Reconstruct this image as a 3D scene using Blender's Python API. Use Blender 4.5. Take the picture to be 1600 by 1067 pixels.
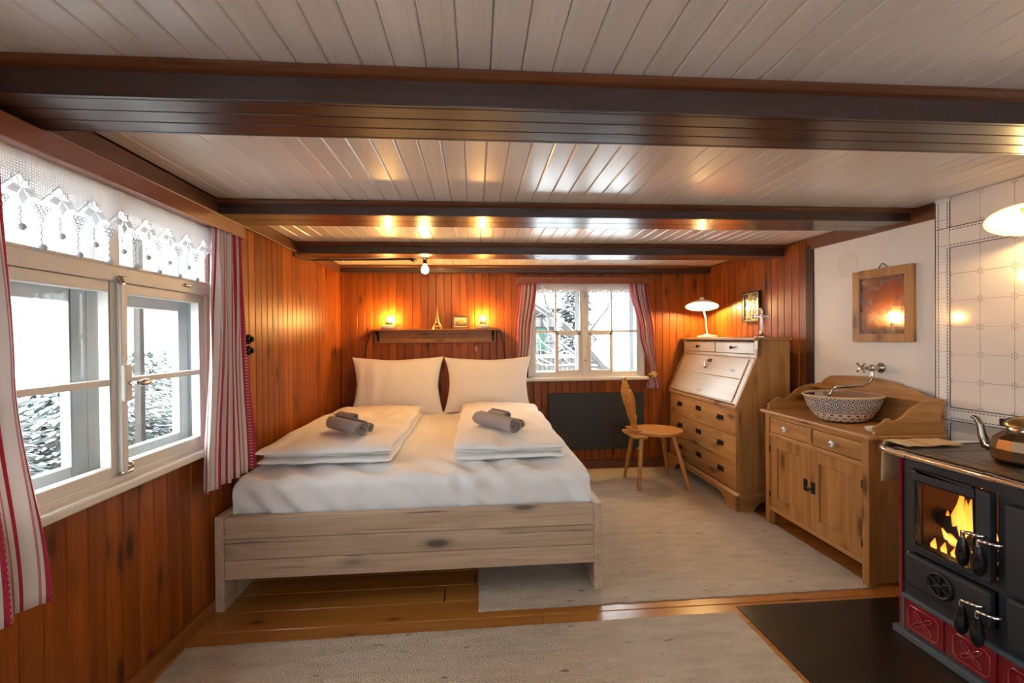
import bpy, bmesh, math, random
from mathutils import Vector, Matrix, noise

random.seed(7)
for o in list(bpy.data.objects):
    bpy.data.objects.remove(o, do_unlink=True)
SC = bpy.context.scene
COL = SC.collection
PI = math.pi
R = math.radians

# ------------------------------------------------------------------ camera, sky, exposure
CAMH = 1.27
def cam_rows(yaw, pitch, roll):
    cy, sy, cp, sp, cr, sr = (math.cos(yaw), math.sin(yaw), math.cos(pitch), math.sin(pitch), math.cos(roll), math.sin(roll))
    A = Matrix(((1, 0, 0), (0, 0, -1), (0, 1, 0)))
    Ry = Matrix(((cy, 0, sy), (0, 1, 0), (-sy, 0, cy)))
    Rp = Matrix(((1, 0, 0), (0, cp, -sp), (0, sp, cp)))
    Rr = Matrix(((cr, -sr, 0), (sr, cr, 0), (0, 0, 1)))
    return Rr @ Rp @ Ry @ A
CM = cam_rows(R(-4.51), R(0.433), R(-0.535))
cam_data = bpy.data.cameras.new('camera')
cam = bpy.data.objects.new('camera', cam_data)
COL.objects.link(cam)
cam_data.sensor_width = 36.0
cam_data.sensor_fit = 'HORIZONTAL'
cam_data.lens = 16.0
cam_data.clip_start = 0.02
cam_data.clip_end = 200
rot = Matrix((CM[0], -CM[1], -CM[2])).transposed()
cam.matrix_world = Matrix.Translation((0, 0, CAMH)) @ rot.to_4x4()
SC.camera = cam

world = bpy.data.worlds.new('overcast_sky')
SC.world = world
world.use_nodes = True
bg = world.node_tree.nodes['Background']
bg.inputs['Color'].default_value = (0.93, 0.97, 1.0, 1)
bg.inputs['Strength'].default_value = 6.0

SC.view_settings.view_transform = 'Standard'
SC.view_settings.look = 'None'
SC.view_settings.gamma = 1.0
SC.view_settings.use_curve_mapping = False
SC.view_settings.exposure = 1.12
SC.cycles.use_denoising = True
SC.cycles.max_bounces = 10
SC.cycles.diffuse_bounces = 6
SC.cycles.glossy_bounces = 4
SC.cycles.transparent_max_bounces = 16
SC.cycles.sample_clamp_indirect = 8.0
SC.cycles.caustics_reflective = False
SC.cycles.caustics_refractive = False

def portal(loc, rot, sx, sy):
    l = bpy.data.lights.new('window_portal', 'AREA')
    l.shape = 'RECTANGLE'; l.size = sx; l.size_y = sy
    l.cycles.is_portal = True
    o = bpy.data.objects.new('window_portal', l)
    o.location = loc; o.rotation_euler = rot
    COL.objects.link(o)
# sampling portals in the window openings (they give off no light of their own)
portal((-1.40, 1.70, 1.28), (0, R(-90), 0), 1.05, 1.1)
portal((1.07, 4.66, 1.34), (R(-90), 0, 0), 1.2, 0.95)
portal((-1.40, -0.45, 1.28), (0, R(-90), 0), 1.05, 1.1)
portal((0.1, -2.35, 1.28), (R(90), 0, 0), 1.25, 1.05)
portal((1.62, -2.35, 1.28), (R(90), 0, 0), 1.25, 1.05)

# ------------------------------------------------------------------ node helpers
class NT:
    def __init__(s, name):
        m = bpy.data.materials.new(name)
        m.use_nodes = True
        s.m = m
        s.t = m.node_tree
        s.t.nodes.clear()
        s.out = s.n('ShaderNodeOutputMaterial')
    def n(s, kind, **k):
        nd = s.t.nodes.new(kind)
        for a, b in k.items():
            setattr(nd, a, b)
        return nd
    def l(s, a, b):
        s.t.links.new(a, b)
    def math(s, op, a, b=None, clamp=False):
        nd = s.n('ShaderNodeMath', operation=op, use_clamp=clamp)
        for i, v in enumerate((a, b)):
            if v is None: continue
            if isinstance(v, (int, float)): nd.inputs[i].default_value = v
            else: s.l(v, nd.inputs[i])
        return nd.outputs[0]
    def mix(s, fac, a, b, blend='MIX'):
        nd = s.n('ShaderNodeMix', data_type='RGBA', blend_type=blend)
        for i, v in ((0, fac), (6, a), (7, b)):
            if isinstance(v, (int, float)): nd.inputs[i].default_value = v
            elif isinstance(v, tuple): nd.inputs[i].default_value = (*v[:3], 1)
            else: s.l(v, nd.inputs[i])
        return nd.outputs[2]
    def ramp(s, fac, stops, interp='LINEAR'):
        nd = s.n('ShaderNodeValToRGB')
        nd.color_ramp.interpolation = interp
        els = nd.color_ramp.elements
        while len(els) > 1: els.remove(els[-1])
        for k, (p, c) in enumerate(stops):
            if k == 0:
                e = els[0]; e.position = p
            else: e = els.new(p)
            e.color = (*c, 1) if len(c) == 3 else c
        s.l(fac, nd.inputs[0])
        return nd.outputs[0]
    def noise(s, vec, scale, detail=3, rough=0.55, dist=0.0):
        nd = s.n('ShaderNodeTexNoise')
        nd.inputs['Scale'].default_value = scale
        nd.inputs['Detail'].default_value = detail
        nd.inputs['Roughness'].default_value = rough
        nd.inputs['Distortion'].default_value = dist
        if vec is not None: s.l(vec, nd.inputs['Vector'])
        return nd.outputs[0]
    def mapping(s, vec, scale=(1, 1, 1), loc=(0, 0, 0)):
        nd = s.n('ShaderNodeMapping')
        nd.inputs['Scale'].default_value = scale
        nd.inputs['Location'].default_value = loc
        s.l(vec, nd.inputs['Vector'])
        return nd.outputs[0]
    def coord(s, kind='Object'):
        return s.n('ShaderNodeTexCoord').outputs[kind]
    def rand_coord(s):
        tc = s.coord('Object')
        oi = s.n('ShaderNodeObjectInfo')
        v = s.n('ShaderNodeVectorMath', operation='SCALE')
        v.inputs[0].default_value = (17.3, 31.7, 47.1)
        s.l(oi.outputs['Random'], v.inputs['Scale'])
        a = s.n('ShaderNodeVectorMath', operation='ADD')
        s.l(tc, a.inputs[0]); s.l(v.outputs[0], a.inputs[1])
        return a.outputs[0], oi.outputs['Random']
    def bump(s, h, strength=0.2, dist=0.01):
        nd = s.n('ShaderNodeBump')
        nd.inputs['Strength'].default_value = strength
        nd.inputs['Distance'].default_value = dist
        s.l(h, nd.inputs['Height'])
        return nd.outputs[0]
    def pbr(s, color, rough=0.5, metal=0.0, normal=None, **k):
        b = s.n('ShaderNodeBsdfPrincipled')
        def put(nm, v):
            if isinstance(v, (int, float)): b.inputs[nm].default_value = v
            elif isinstance(v, tuple): b.inputs[nm].default_value = (*v[:3], 1)
            else: s.l(v, b.inputs[nm])
        put('Base Color', color); put('Roughness', rough); put('Metallic', metal)
        for kk, v in k.items(): put(kk.replace('_', ' '), v)
        if normal is not None: s.l(normal, b.inputs['Normal'])
        s.l(b.outputs[0], s.out.inputs[0])
        return b

def wood(name, c1, c2, knot, axis=1, rough=0.4, var=0.25, freq=1.0, knots=0.1, coat=0.0, stripes=0.5, bump=0.15, cracks=0.0, spec=0.5):
    t = NT(name)
    v, rnd = t.rand_coord()
    sc = [16 * freq] * 3; sc[axis] = 0.9 * freq
    big = t.noise(t.mapping(v, tuple(sc)), 1.0, 3, 0.5, 0.8)
    sf = [150 * freq] * 3; sf[axis] = 4 * freq
    fine = t.noise(t.mapping(v, tuple(sf)), 1.0, 2, 0.6)
    col = t.ramp(big, [(0.3, c1), (0.7, c2)])
    d = tuple(x * 0.72 for x in c1)
    f2 = t.math('MULTIPLY', t.ramp(fine, [(0.45, (0, 0, 0)), (0.75, (1, 1, 1))]), stripes)
    col = t.mix(f2, col, d)
    if knots > 0:
        sk = [9 * freq] * 3; sk[axis] = 3.2 * freq
        vo = t.n('ShaderNodeTexVoronoi')
        vo.inputs['Scale'].default_value = 1.0
        warp = t.mapping(v, tuple(sk))
        t.l(warp, vo.inputs['Vector'])
        kf = t.ramp(vo.outputs['Distance'], [(0.0, (1, 1, 1)), (knots * 0.9, (0.85, 0.85, 0.85)), (knots * 1.4, (0.3, 0.3, 0.3)), (knots * 2.4, (0, 0, 0))])
        col = t.mix(kf, col, knot)
    if cracks > 0:
        sk = [42.0] * 3; sk[axis] = 1.6
        cn = t.noise(t.mapping(v, tuple(sk), (5, 5, 5)), 1.0, 3, 0.55, 0.3)
        col = t.mix(t.math('MULTIPLY', t.ramp(cn, [(0.64, (0, 0, 0)), (0.70, (1, 1, 1))]), cracks), col, knot)
    hsv = t.n('ShaderNodeHueSaturation')
    val = t.math('ADD', t.math('MULTIPLY', rnd, var), 1 - var / 2)
    t.l(val, hsv.inputs['Value']); t.l(col, hsv.inputs['Color'])
    nrm = t.bump(fine, bump, 0.004)
    t.pbr(hsv.outputs[0], rough, normal=nrm, Coat_Weight=coat, Coat_Roughness=0.15, Specular_IOR_Level=spec)
    return t.m

def plain(name, c, rough=0.5, metal=0.0, noise_amt=0.12, scale=20, bump=0.0, **k):
    t = NT(name)
    v = t.coord('Object')
    nz = t.noise(v, scale, 3)
    col = t.mix(t.math('MULTIPLY', nz, noise_amt * 2), c, tuple(x * 0.6 for x in c))
    nrm = t.bump(nz, bump, 0.005) if bump else None
    t.pbr(col, rough, metal, normal=nrm, **k)
    return t.m

def emit(name, c, strength):
    t = NT(name)
    e = t.n('ShaderNodeEmission')
    e.inputs[0].default_value = (*c, 1); e.inputs[1].default_value = strength
    t.l(e.outputs[0], t.out.inputs[0])
    return t.m

def thin_glass(name, tint=(1, 1, 1), refl=0.08):
    t = NT(name)
    tr = t.n('ShaderNodeBsdfTransparent'); tr.inputs[0].default_value = (*tint, 1)
    gl = t.n('ShaderNodeBsdfGlossy'); gl.inputs['Roughness'].default_value = 0.02
    lw = t.n('ShaderNodeLayerWeight'); lw.inputs[0].default_value = 0.5
    fr = t.math('ADD', 0.02, t.math('MULTIPLY', t.math('POWER', lw.outputs['Facing'], 5.0), 0.6))
    mx = t.n('ShaderNodeMixShader')
    t.l(fr, mx.inputs[0]); t.l(tr.outputs[0], mx.inputs[1]); t.l(gl.outputs[0], mx.inputs[2])
    t.l(mx.outputs[0], t.out.inputs[0])
    return t.m

M = {}
M['wall'] = wood('varnished_pine_wall', (0.21, 0.048, 0.005), (0.335, 0.092, 0.010), (0.05, 0.011, 0.003), 1, 0.38, 0.45, coat=0.0, knots=0.13, spec=0.28)
M['wall_base'] = plain('dark_wall_gap', (0.05, 0.018, 0.008), 0.7)
M['ceil'] = wood('painted_ceiling_board', (0.78, 0.765, 0.73), (0.83, 0.815, 0.78), (0.5, 0.46, 0.4), 1, 0.28, 0.10, knots=0.0, coat=0.25, stripes=0.25, bump=0.1)
M['ceil_base'] = plain('ceiling_gap', (0.08, 0.06, 0.05), 0.8)
M['beam'] = wood('dark_brown_beam', (0.034, 0.015, 0.012), (0.05, 0.023, 0.018), (0.02, 0.01, 0.008), 0, 0.30, 0.15, knots=0.0, coat=0.3, stripes=0.3)
M['mould'] = wood('reddish_moulding', (0.11, 0.032, 0.010), (0.16, 0.052, 0.017), (0.05, 0.02, 0.01), 0, 0.4, 0.15, knots=0.08)
M['mould_y'] = wood('reddish_moulding_long', (0.11, 0.032, 0.010), (0.16, 0.052, 0.017), (0.05, 0.02, 0.01), 1, 0.4, 0.15, knots=0.08)
M['pelmet'] = wood('red_brown_painted_wood', (0.20, 0.05, 0.013), (0.25, 0.068, 0.018), (0.2, 0.06, 0.02), 0, 0.3, 0.1, knots=0.0, coat=0.3, stripes=0.2)
M['floor'] = wood('honey_floor_board', (0.34, 0.125, 0.022), (0.44, 0.185, 0.038), (0.10, 0.03, 0.008), 1, 0.28, 0.2, knots=0.09, coat=0.3)
M['base'] = wood('baseboard_wood', (0.24, 0.08, 0.017), (0.32, 0.115, 0.026), (0.08, 0.02, 0.006), 1, 0.4, 0.1)
M['bed'] = wood('pale_rough_spruce', (0.45, 0.31, 0.205), (0.57, 0.415, 0.295), (0.075, 0.06, 0.055), 0, 0.6, 0.12, knots=0.15, stripes=0.6, cracks=0.75)
M['bed_y'] = wood('pale_rough_spruce_long', (0.45, 0.31, 0.205), (0.57, 0.415, 0.295), (0.075, 0.06, 0.055), 1, 0.6, 0.12, knots=0.13, stripes=0.6, cracks=0.4)
M['pine_h'] = wood('waxed_pine_across', (0.36, 0.165, 0.046), (0.55, 0.295, 0.10), (0.13, 0.04, 0.012), 1, 0.42, 0.14, knots=0.14)
M['pine_v'] = wood('waxed_pine_upright', (0.31, 0.135, 0.036), (0.50, 0.255, 0.084), (0.11, 0.035, 0.010), 2, 0.42, 0.14, knots=0.14)
M['pine_d'] = wood('waxed_pine_deep', (0.31, 0.135, 0.036), (0.50, 0.255, 0.084), (0.11, 0.035, 0.010), 0, 0.42, 0.14, knots=0.14)
M['pale_h'] = wood('bleached_pine_across', (0.54, 0.42, 0.28), (0.64, 0.53, 0.38), (0.22, 0.13, 0.07), 1, 0.35, 0.06, knots=0.08, coat=0.15, stripes=0.3)
M['chair'] = wood('golden_chair_wood', (0.42, 0.17, 0.032), (0.52, 0.24, 0.055), (0.3, 0.1, 0.03), 2, 0.35, 0.1, knots=0.0, coat=0.15)
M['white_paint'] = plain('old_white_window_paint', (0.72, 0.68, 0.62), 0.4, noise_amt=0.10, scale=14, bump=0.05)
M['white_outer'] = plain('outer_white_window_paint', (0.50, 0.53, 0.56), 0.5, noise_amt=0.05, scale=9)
M['glass'] = thin_glass('window_glass', (0.97, 0.985, 0.985))
M['clear'] = thin_glass('lamp_glass', (0.98, 0.97, 0.95))
M['plaster'] = None
M['sheet'] = plain('white_cotton', (0.82, 0.81, 0.80), 0.85, noise_amt=0.03, scale=60, Sheen_Weight=0.1)
M['towel'] = plain('taupe_terry', (0.42, 0.36, 0.335), 0.95, noise_amt=0.25, scale=350, bump=0.5)
M['black'] = plain('matt_black_panel', (0.018, 0.018, 0.018), 0.5, noise_amt=0.05)
M['black_gloss'] = plain('black_gloss', (0.01, 0.01, 0.011), 0.15)
M['iron'] = plain('black_iron', (0.03, 0.027, 0.025), 0.45, 0.6, 0.2, 60)
M['cast'] = plain('grey_black_cast_iron', (0.028, 0.031, 0.037), 0.5, 0.1, 0.08, 200, bump=0.08)
M['castgrey'] = plain('blue_grey_enamel', (0.10, 0.12, 0.14), 0.35, 0.0, 0.05)
M['hot'] = plain('worn_iron_cooktop', (0.10, 0.075, 0.06), 0.33, 0.7, 0.35, 14)
M['chrome'] = plain('chrome', (0.80, 0.78, 0.75), 0.10, 1.0, 0.03)
M['nickel'] = plain('aged_nickel', (0.55, 0.50, 0.44), 0.2, 1.0, 0.1)
M['brass'] = plain('brass', (0.75, 0.52, 0.18), 0.25, 1.0, 0.1)
M['gold'] = plain('gold_metal', (0.85, 0.62, 0.22), 0.3, 1.0, 0.1)
M['red'] = plain('burgundy_enamel', (0.20, 0.007, 0.016), 0.10, 0.0, 0.05, Coat_Weight=0.6)
M['redline_highlight'] = plain('burgundy_relief_highlight', (0.42, 0.05, 0.07), 0.12, 0.0, 0.02, Coat_Weight=0.6)  # lighter copy of the enamel, highlights on the raised lines put into the colour
M['ceramic'] = plain('cream_ceramic', (0.72, 0.66, 0.56), 0.3, noise_amt=0.05)
M['porcelain'] = plain('white_porcelain', (0.85, 0.84, 0.82), 0.15, noise_amt=0.02)
M['cord'] = plain('black_cable', (0.015, 0.013, 0.012), 0.5)
M['pink'] = plain('pink_stone', (0.65, 0.28, 0.24), 0.5)
def yarn(name, c, tr):
    t = NT(name)
    nz = t.noise(t.coord('Object'), 200, 2)
    col = t.mix(t.math('MULTIPLY', nz, 0.2), c, tuple(x * 0.7 for x in c))
    d = t.n('ShaderNodeBsdfDiffuse'); t.l(col, d.inputs[0])
    tl = t.n('ShaderNodeBsdfTranslucent'); t.l(col, tl.inputs[0])
    mx = t.n('ShaderNodeMixShader'); mx.inputs[0].default_value = tr
    t.l(d.outputs[0], mx.inputs[1]); t.l(tl.outputs[0], mx.inputs[2]); t.l(mx.outputs[0], t.out.inputs[0])
    return t.m
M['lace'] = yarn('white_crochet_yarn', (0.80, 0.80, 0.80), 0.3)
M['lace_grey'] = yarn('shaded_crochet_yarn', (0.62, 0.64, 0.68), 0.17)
M['snow'] = plain('snow', (0.88, 0.90, 0.93), 0.7, noise_amt=0.04, scale=6)
M['needle'] = plain('snowy_needles', (0.016, 0.034, 0.029), 0.6, noise_amt=0.4, scale=9)
M['bark'] = plain('grey_bark', (0.04, 0.034, 0.03), 0.8, noise_amt=0.4, scale=9)
M['housewood'] = plain('dark_house_boards', (0.035, 0.02, 0.015), 0.7, noise_amt=0.3, scale=6)
M['greenpaint'] = plain('green_shutter_paint', (0.03, 0.08, 0.05), 0.6)
M['fence'] = plain('weathered_fence_wood', (0.07, 0.06, 0.05), 0.8, noise_amt=0.3, scale=9)
M['bulb'] = emit('warm_bulb_filament', (1.0, 0.56, 0.17), 240)
M['bulb2'] = emit('warm_small_bulb', (1.0, 0.52, 0.14), 750)
M['bulb3'] = emit('warm_desk_bulb', (1.0, 0.62, 0.24), 620)
M['grout'] = plain('tile_grout', (0.52, 0.47, 0.43), 0.9)
M['blueline'] = plain('blue_grey_tile_line', (0.05, 0.055, 0.085), 0.25)
M['ash'] = plain('firebrick', (0.22, 0.12, 0.06), 0.9, noise_amt=0.4, scale=15)
M['log'] = plain('charred_log', (0.05, 0.03, 0.022), 0.9, noise_amt=0.5, scale=30, bump=0.5)

def mk_plaster():
    t = NT('white_plaster')
    v = t.coord('Object')
    nz = t.noise(v, 5, 4)
    col = t.mix(t.math('MULTIPLY', nz, 0.25), (0.80, 0.78, 0.755), (0.72, 0.69, 0.66))
    # round damp stain
    d = t.n('ShaderNodeVectorMath', operation='DISTANCE')
    t.l(v, d.inputs[0]); d.inputs[1].default_value = (2.72, 0.0, 1.715)
    wob = t.math('ADD', d.outputs['Value'], t.math('MULTIPLY', t.math('SUBTRACT', t.noise(v, 30, 3), 0.5), 0.05))
    st = t.ramp(wob, [(0.0, (0.6, 0.6, 0.6)), (0.055, (0.5, 0.5, 0.5)), (0.075, (0.9, 0.9, 0.9)), (0.085, (0, 0, 0))])
    col = t.mix(t.math('MULTIPLY', st, 0.45), col, (0.62, 0.58, 0.50))
    t.pbr(col, 0.85, normal=t.bump(t.noise(v, 12, 4), 0.15, 0.01))
    return t.m
M['plaster'] = mk_plaster()

def mk_rug():
    t = NT('wool_loop_rug')
    v = t.coord('Object')
    a = t.noise(t.mapping(v, (5, 22, 5)), 1.0, 4, 0.6)
    b = t.noise(v, 170, 2)
    col = t.ramp(a, [(0.3, (0.55, 0.45, 0.35)), (0.7, (0.70, 0.60, 0.48))])
    col = t.mix(t.math('MULTIPLY', t.ramp(b, [(0.4, (0, 0, 0)), (0.7, (1, 1, 1))]), 0.25), col, (0.42, 0.35, 0.28))
    fl = t.noise(t.mapping(v, (11, 38, 11), (3, 1, 0)), 1.0, 2, 0.4)
    col = t.mix(t.ramp(fl, [(0.70, (0, 0, 0)), (0.76, (0.75, 0.75, 0.75))]), col, (0.13, 0.10, 0.08))
    vo = t.n('ShaderNodeTexVoronoi'); vo.inputs['Scale'].default_value = 150
    t.l(v, vo.inputs['Vector'])
    t.pbr(col, 0.95, normal=t.bump(vo.outputs['Distance'], 0.9, 0.010))
    return t.m
M['rug'] = mk_rug()

def mk_curtain():
    t = NT('red_striped_curtain')
    uv = t.coord('UV')
    sep = t.n('ShaderNodeSeparateXYZ'); t.l(uv, sep.inputs[0])
    f = t.math('FRACT', t.math('DIVIDE', sep.outputs[0], 0.115))
    W_ = (0.80, 0.74, 0.70); RD = (0.50, 0.035, 0.075); PK = (0.62, 0.25, 0.26)
    col = t.ramp(f, [(0, W_), (0.05, PK), (0.08, W_), (0.13, RD), (0.42, W_), (0.46, PK), (0.49, W_), (0.62, RD), (0.66, W_), (0.72, PK), (0.76, W_), (0.86, RD), (0.90, W_)], 'CONSTANT')
    # small woven dots in the broad stripe
    fv = t.math('FRACT', t.math('DIVIDE', sep.outputs[1], 0.016))
    dot = t.math('MULTIPLY', t.math('GREATER_THAN', fv, 0.62), t.math('MULTIPLY', t.math('GREATER_THAN', f, 0.24), t.math('LESS_THAN', f, 0.31)))
    col = t.mix(t.math('MULTIPLY', dot, 0.55), col, W_)
    b = t.n('ShaderNodeBsdfPrincipled')
    t.l(col, b.inputs['Base Color']); b.inputs['Roughness'].default_value = 0.85
    tl = t.n('ShaderNodeBsdfTranslucent'); t.l(col, tl.inputs[0])
    mx = t.n('ShaderNodeMixShader'); mx.inputs[0].default_value = 0.25
    t.l(b.outputs[0], mx.inputs[1]); t.l(tl.outputs[0], mx.inputs[2]); t.l(mx.outputs[0], t.out.inputs[0])
    return t.m
M['curtain'] = mk_curtain()

def mk_net():
    t = NT('crochet_net')
    uv = t.coord('UV')
    sep = t.n('ShaderNodeSeparateXYZ'); t.l(uv, sep.inputs[0])
    fx = t.math('FRACT', t.math('DIVIDE', sep.outputs[0], 0.0075))
    fz = t.math('FRACT', t.math('DIVIDE', sep.outputs[1], 0.0075))
    solid = t.math('MAXIMUM', t.math('GREATER_THAN', fx, 0.2), t.math('GREATER_THAN', fz, 0.2))
    b = t.n('ShaderNodeBsdfPrincipled'); b.inputs['Base Color'].default_value = (0.80, 0.80, 0.81, 1); b.inputs['Roughness'].default_value = 0.9
    tl = t.n('ShaderNodeBsdfTranslucent'); tl.inputs[0].default_value = (0.8, 0.8, 0.81, 1)
    m1 = t.n('ShaderNodeMixShader'); m1.inputs[0].default_value = 0.10
    t.l(b.outputs[0], m1.inputs[1]); t.l(tl.outputs[0], m1.inputs[2])
    tr = t.n('ShaderNodeBsdfTransparent')
    m2 = t.n('ShaderNodeMixShader'); t.l(solid, m2.inputs[0])
    t.l(tr.outputs[0], m2.inputs[1]); t.l(m1.outputs[0], m2.inputs[2]); t.l(m2.outputs[0], t.out.inputs[0])
    return t.m
M['net'] = mk_net()

def mk_tile():
    # glazed tile with a small blue-grey flower quarter in each corner (tile is P wide, object origin at its centre)
    t = NT('glazed_stove_tile')
    v = t.coord('Object')
    sep = t.n('ShaderNodeSeparateXYZ'); t.l(v, sep.inputs[0])
    P2 = 0.0665
    dx = t.math('SUBTRACT', P2, t.math('ABSOLUTE', sep.outputs[0]))
    dz = t.math('SUBTRACT', P2, t.math('ABSOLUTE', sep.outputs[2]))
    r = t.math('SQRT', t.math('ADD', t.math('MULTIPLY', dx, dx), t.math('MULTIPLY', dz, dz)))
    a = t.math('ARCTAN2', dz, dx)
    pet = t.math('COSINE', t.math('MULTIPLY', a, 8.0))
    ring = t.math('MULTIPLY', t.math('GREATER_THAN', r, 0.006), t.math('LESS_THAN', r, 0.017))
    fl = t.math('MULTIPLY', ring, t.math('GREATER_THAN', pet, 0.35))
    fl = t.math('MULTIPLY', fl, 0.55)
    col = t.mix(fl, (0.76, 0.70, 0.66), (0.10, 0.10, 0.15))
    t.pbr(col, 0.08, Coat_Weight=0.3)
    return t.m
M['tile'] = mk_tile()

def mk_dash():
    t = NT('dotted_tile_border')
    v = t.coord('Object')
    sep = t.n('ShaderNodeSeparateXYZ'); t.l(v, sep.inputs[0])
    s = t.math('FRACT', t.math('DIVIDE', t.math('ADD', sep.outputs[0], sep.outputs[2]), 0.016))
    col = t.mix(t.math('GREATER_THAN', s, 0.5), (0.72, 0.66, 0.63), (0.12, 0.12, 0.17))
    t.pbr(col, 0.1)
    return t.m
M['dash'] = mk_dash()

def mk_bowl(rgh=0.12, coat=0.4):
    t = NT('blue_patterned_stoneware')
    uv = t.coord('UV')
    sep = t.n('ShaderNodeSeparateXYZ'); t.l(uv, sep.inputs[0])
    U, V = sep.outputs[0], sep.outputs[1]
    a = t.math('SUBTRACT', t.math('FRACT', t.math('MULTIPLY', U, 30.0)), 0.5)
    b = t.math('SUBTRACT', t.math('FRACT', t.math('MULTIPLY', t.math('SUBTRACT', V, 0.5), 4.4)), 0.35)
    r = t.math('SQRT', t.math('ADD', t.math('MULTIPLY', a, a), t.math('MULTIPLY', b, b)))
    rings = t.math('GREATER_THAN', t.math('SINE', t.math('MULTIPLY', r, 26.0)), 0.0)
    up = t.math('GREATER_THAN', V, 0.5)
    a2 = t.math('SUBTRACT', t.math('FRACT', t.math('ADD', t.math('MULTIPLY', U, 24.0), t.math('MULTIPLY', t.math('FLOOR', t.math('MULTIPLY', V, 8.0)), 0.5))), 0.5)
    b2 = t.math('SUBTRACT', t.math('FRACT', t.math('MULTIPLY', V, 8.0)), 0.5)
    dots = t.math('LESS_THAN', t.math('ADD', t.math('MULTIPLY', a2, a2), t.math('MULTIPLY', b2, b2)), 0.045)
    low = t.math('LESS_THAN', V, 0.13)
    pat = t.math('MAXIMUM', t.math('MULTIPLY', up, rings), t.math('MAXIMUM', t.math('MULTIPLY', t.math('SUBTRACT', 1.0, up), dots), low))
    rim = t.math('GREATER_THAN', V, 0.965)
    pat = t.math('MULTIPLY', pat, t.math('SUBTRACT', 1.0, rim))
    col = t.mix(pat, (0.74, 0.65, 0.53), (0.022, 0.026, 0.085))
    col = t.mix(rim, col, (0.70, 0.50, 0.29))
    t.pbr(col, rgh, Coat_Weight=coat)
    return t.m
M['bowl'] = mk_bowl()
M['bowl_in'] = mk_bowl(0.5, 0.0)

def mk_mirror():
    t = NT('spotted_old_mirror')
    v = t.coord('Object')
    a = t.noise(v, 25, 5, 0.65)
    b = t.noise(t.mapping(v, (60, 60, 7)), 1.0, 3)
    f = t.ramp(a, [(0.40, (0.08, 0.08, 0.08)), (0.70, (0.65, 0.65, 0.65))])
    rgh = t.math('ADD', 0.03, t.math('MULTIPLY', b, 0.07))
    m = t.n('ShaderNodeBsdfPrincipled')
    m.inputs['Base Color'].default_value = (0.52, 0.50, 0.52, 1); m.inputs['Metallic'].default_value = 1.0
    t.l(rgh, m.inputs['Roughness'])
    d = t.n('ShaderNodeBsdfDiffuse'); d.inputs[0].default_value = (0.34, 0.30, 0.32, 1)
    mx = t.n('ShaderNodeMixShader'); t.l(f, mx.inputs[0]); t.l(m.outputs[0], mx.inputs[1]); t.l(d.outputs[0], mx.inputs[2])
    t.l(mx.outputs[0], t.out.inputs[0])
    return t.m
M['mirror'] = mk_mirror()

def mk_flame():
    t = NT('flame')
    v = t.coord('Generated')
    sep = t.n('ShaderNodeSeparateXYZ'); t.l(v, sep.inputs[0])
    n = t.noise(t.mapping(v, (3, 3, 1.2)), 1.6, 3, 0.5, 0.6)
    h = t.math('ADD', sep.outputs[2], t.math('MULTIPLY', t.math('SUBTRACT', n, 0.5), 0.7))
    col = t.ramp(h, [(0.0, (1.0, 0.50, 0.11)), (0.45, (1.0, 0.36, 0.045)), (1.0, (0.75, 0.16, 0.012))])
    e = t.n('ShaderNodeEmission'); t.l(col, e.inputs[0]); e.inputs[1].default_value = 1.3
    tr = t.n('ShaderNodeBsdfTransparent')
    lw = t.n('ShaderNodeLayerWeight'); lw.inputs[0].default_value = 0.5
    mx = t.n('ShaderNodeMixShader')
    t.l(t.math('POWER', lw.outputs['Facing'], 0.8), mx.inputs[0])
    t.l(e.outputs[0], mx.inputs[1]); t.l(tr.outputs[0], mx.inputs[2]); t.l(mx.outputs[0], t.out.inputs[0])
    return t.m
M['flame'] = mk_flame()

def mk_opal():
    t = NT('opal_glass_shade')
    b = t.n('ShaderNodeBsdfPrincipled'); b.inputs['Base Color'].default_value = (0.85, 0.80, 0.68, 1); b.inputs['Roughness'].default_value = 0.15
    tl = t.n('ShaderNodeBsdfTranslucent'); tl.inputs[0].default_value = (0.9, 0.8, 0.6, 1)
    mx = t.n('ShaderNodeMixShader'); mx.inputs[0].default_value = 0.35
    t.l(b.outputs[0], mx.inputs[1]); t.l(tl.outputs[0], mx.inputs[2]); t.l(mx.outputs[0], t.out.inputs[0])
    return t.m
M['opal'] = mk_opal()

def mk_relief():
    t = NT('gold_black_relief_picture')
    v = t.coord('Object')
    vo = t.n('ShaderNodeTexVoronoi'); vo.inputs['Scale'].default_value = 38; vo.feature = 'SMOOTH_F1'
    w = t.noise(v, 18, 2, 0.5, 1.5)
    t.l(v, vo.inputs['Vector'])
    f = t.ramp(t.math('ADD', vo.outputs['Distance'], t.math('MULTIPLY', w, 0.5)), [(0.48, (0, 0, 0)), (0.56, (1, 1, 1))])
    sep = t.n('ShaderNodeSeparateXYZ'); t.l(v, sep.inputs[0])
    band = t.ramp(t.math('ADD', sep.outputs[2], 0.5), [(0.42, (0.55, 0.32, 0.05)), (0.5, (0.55, 0.5, 0.42)), (0.56, (0.62, 0.42, 0.10))])
    col = t.mix(f, band, (0.02, 0.018, 0.02))
    t.pbr(col, 0.35, normal=t.bump(vo.outputs['Distance'], 0.5, 0.01))
    return t.m
M['relief'] = mk_relief()

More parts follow.
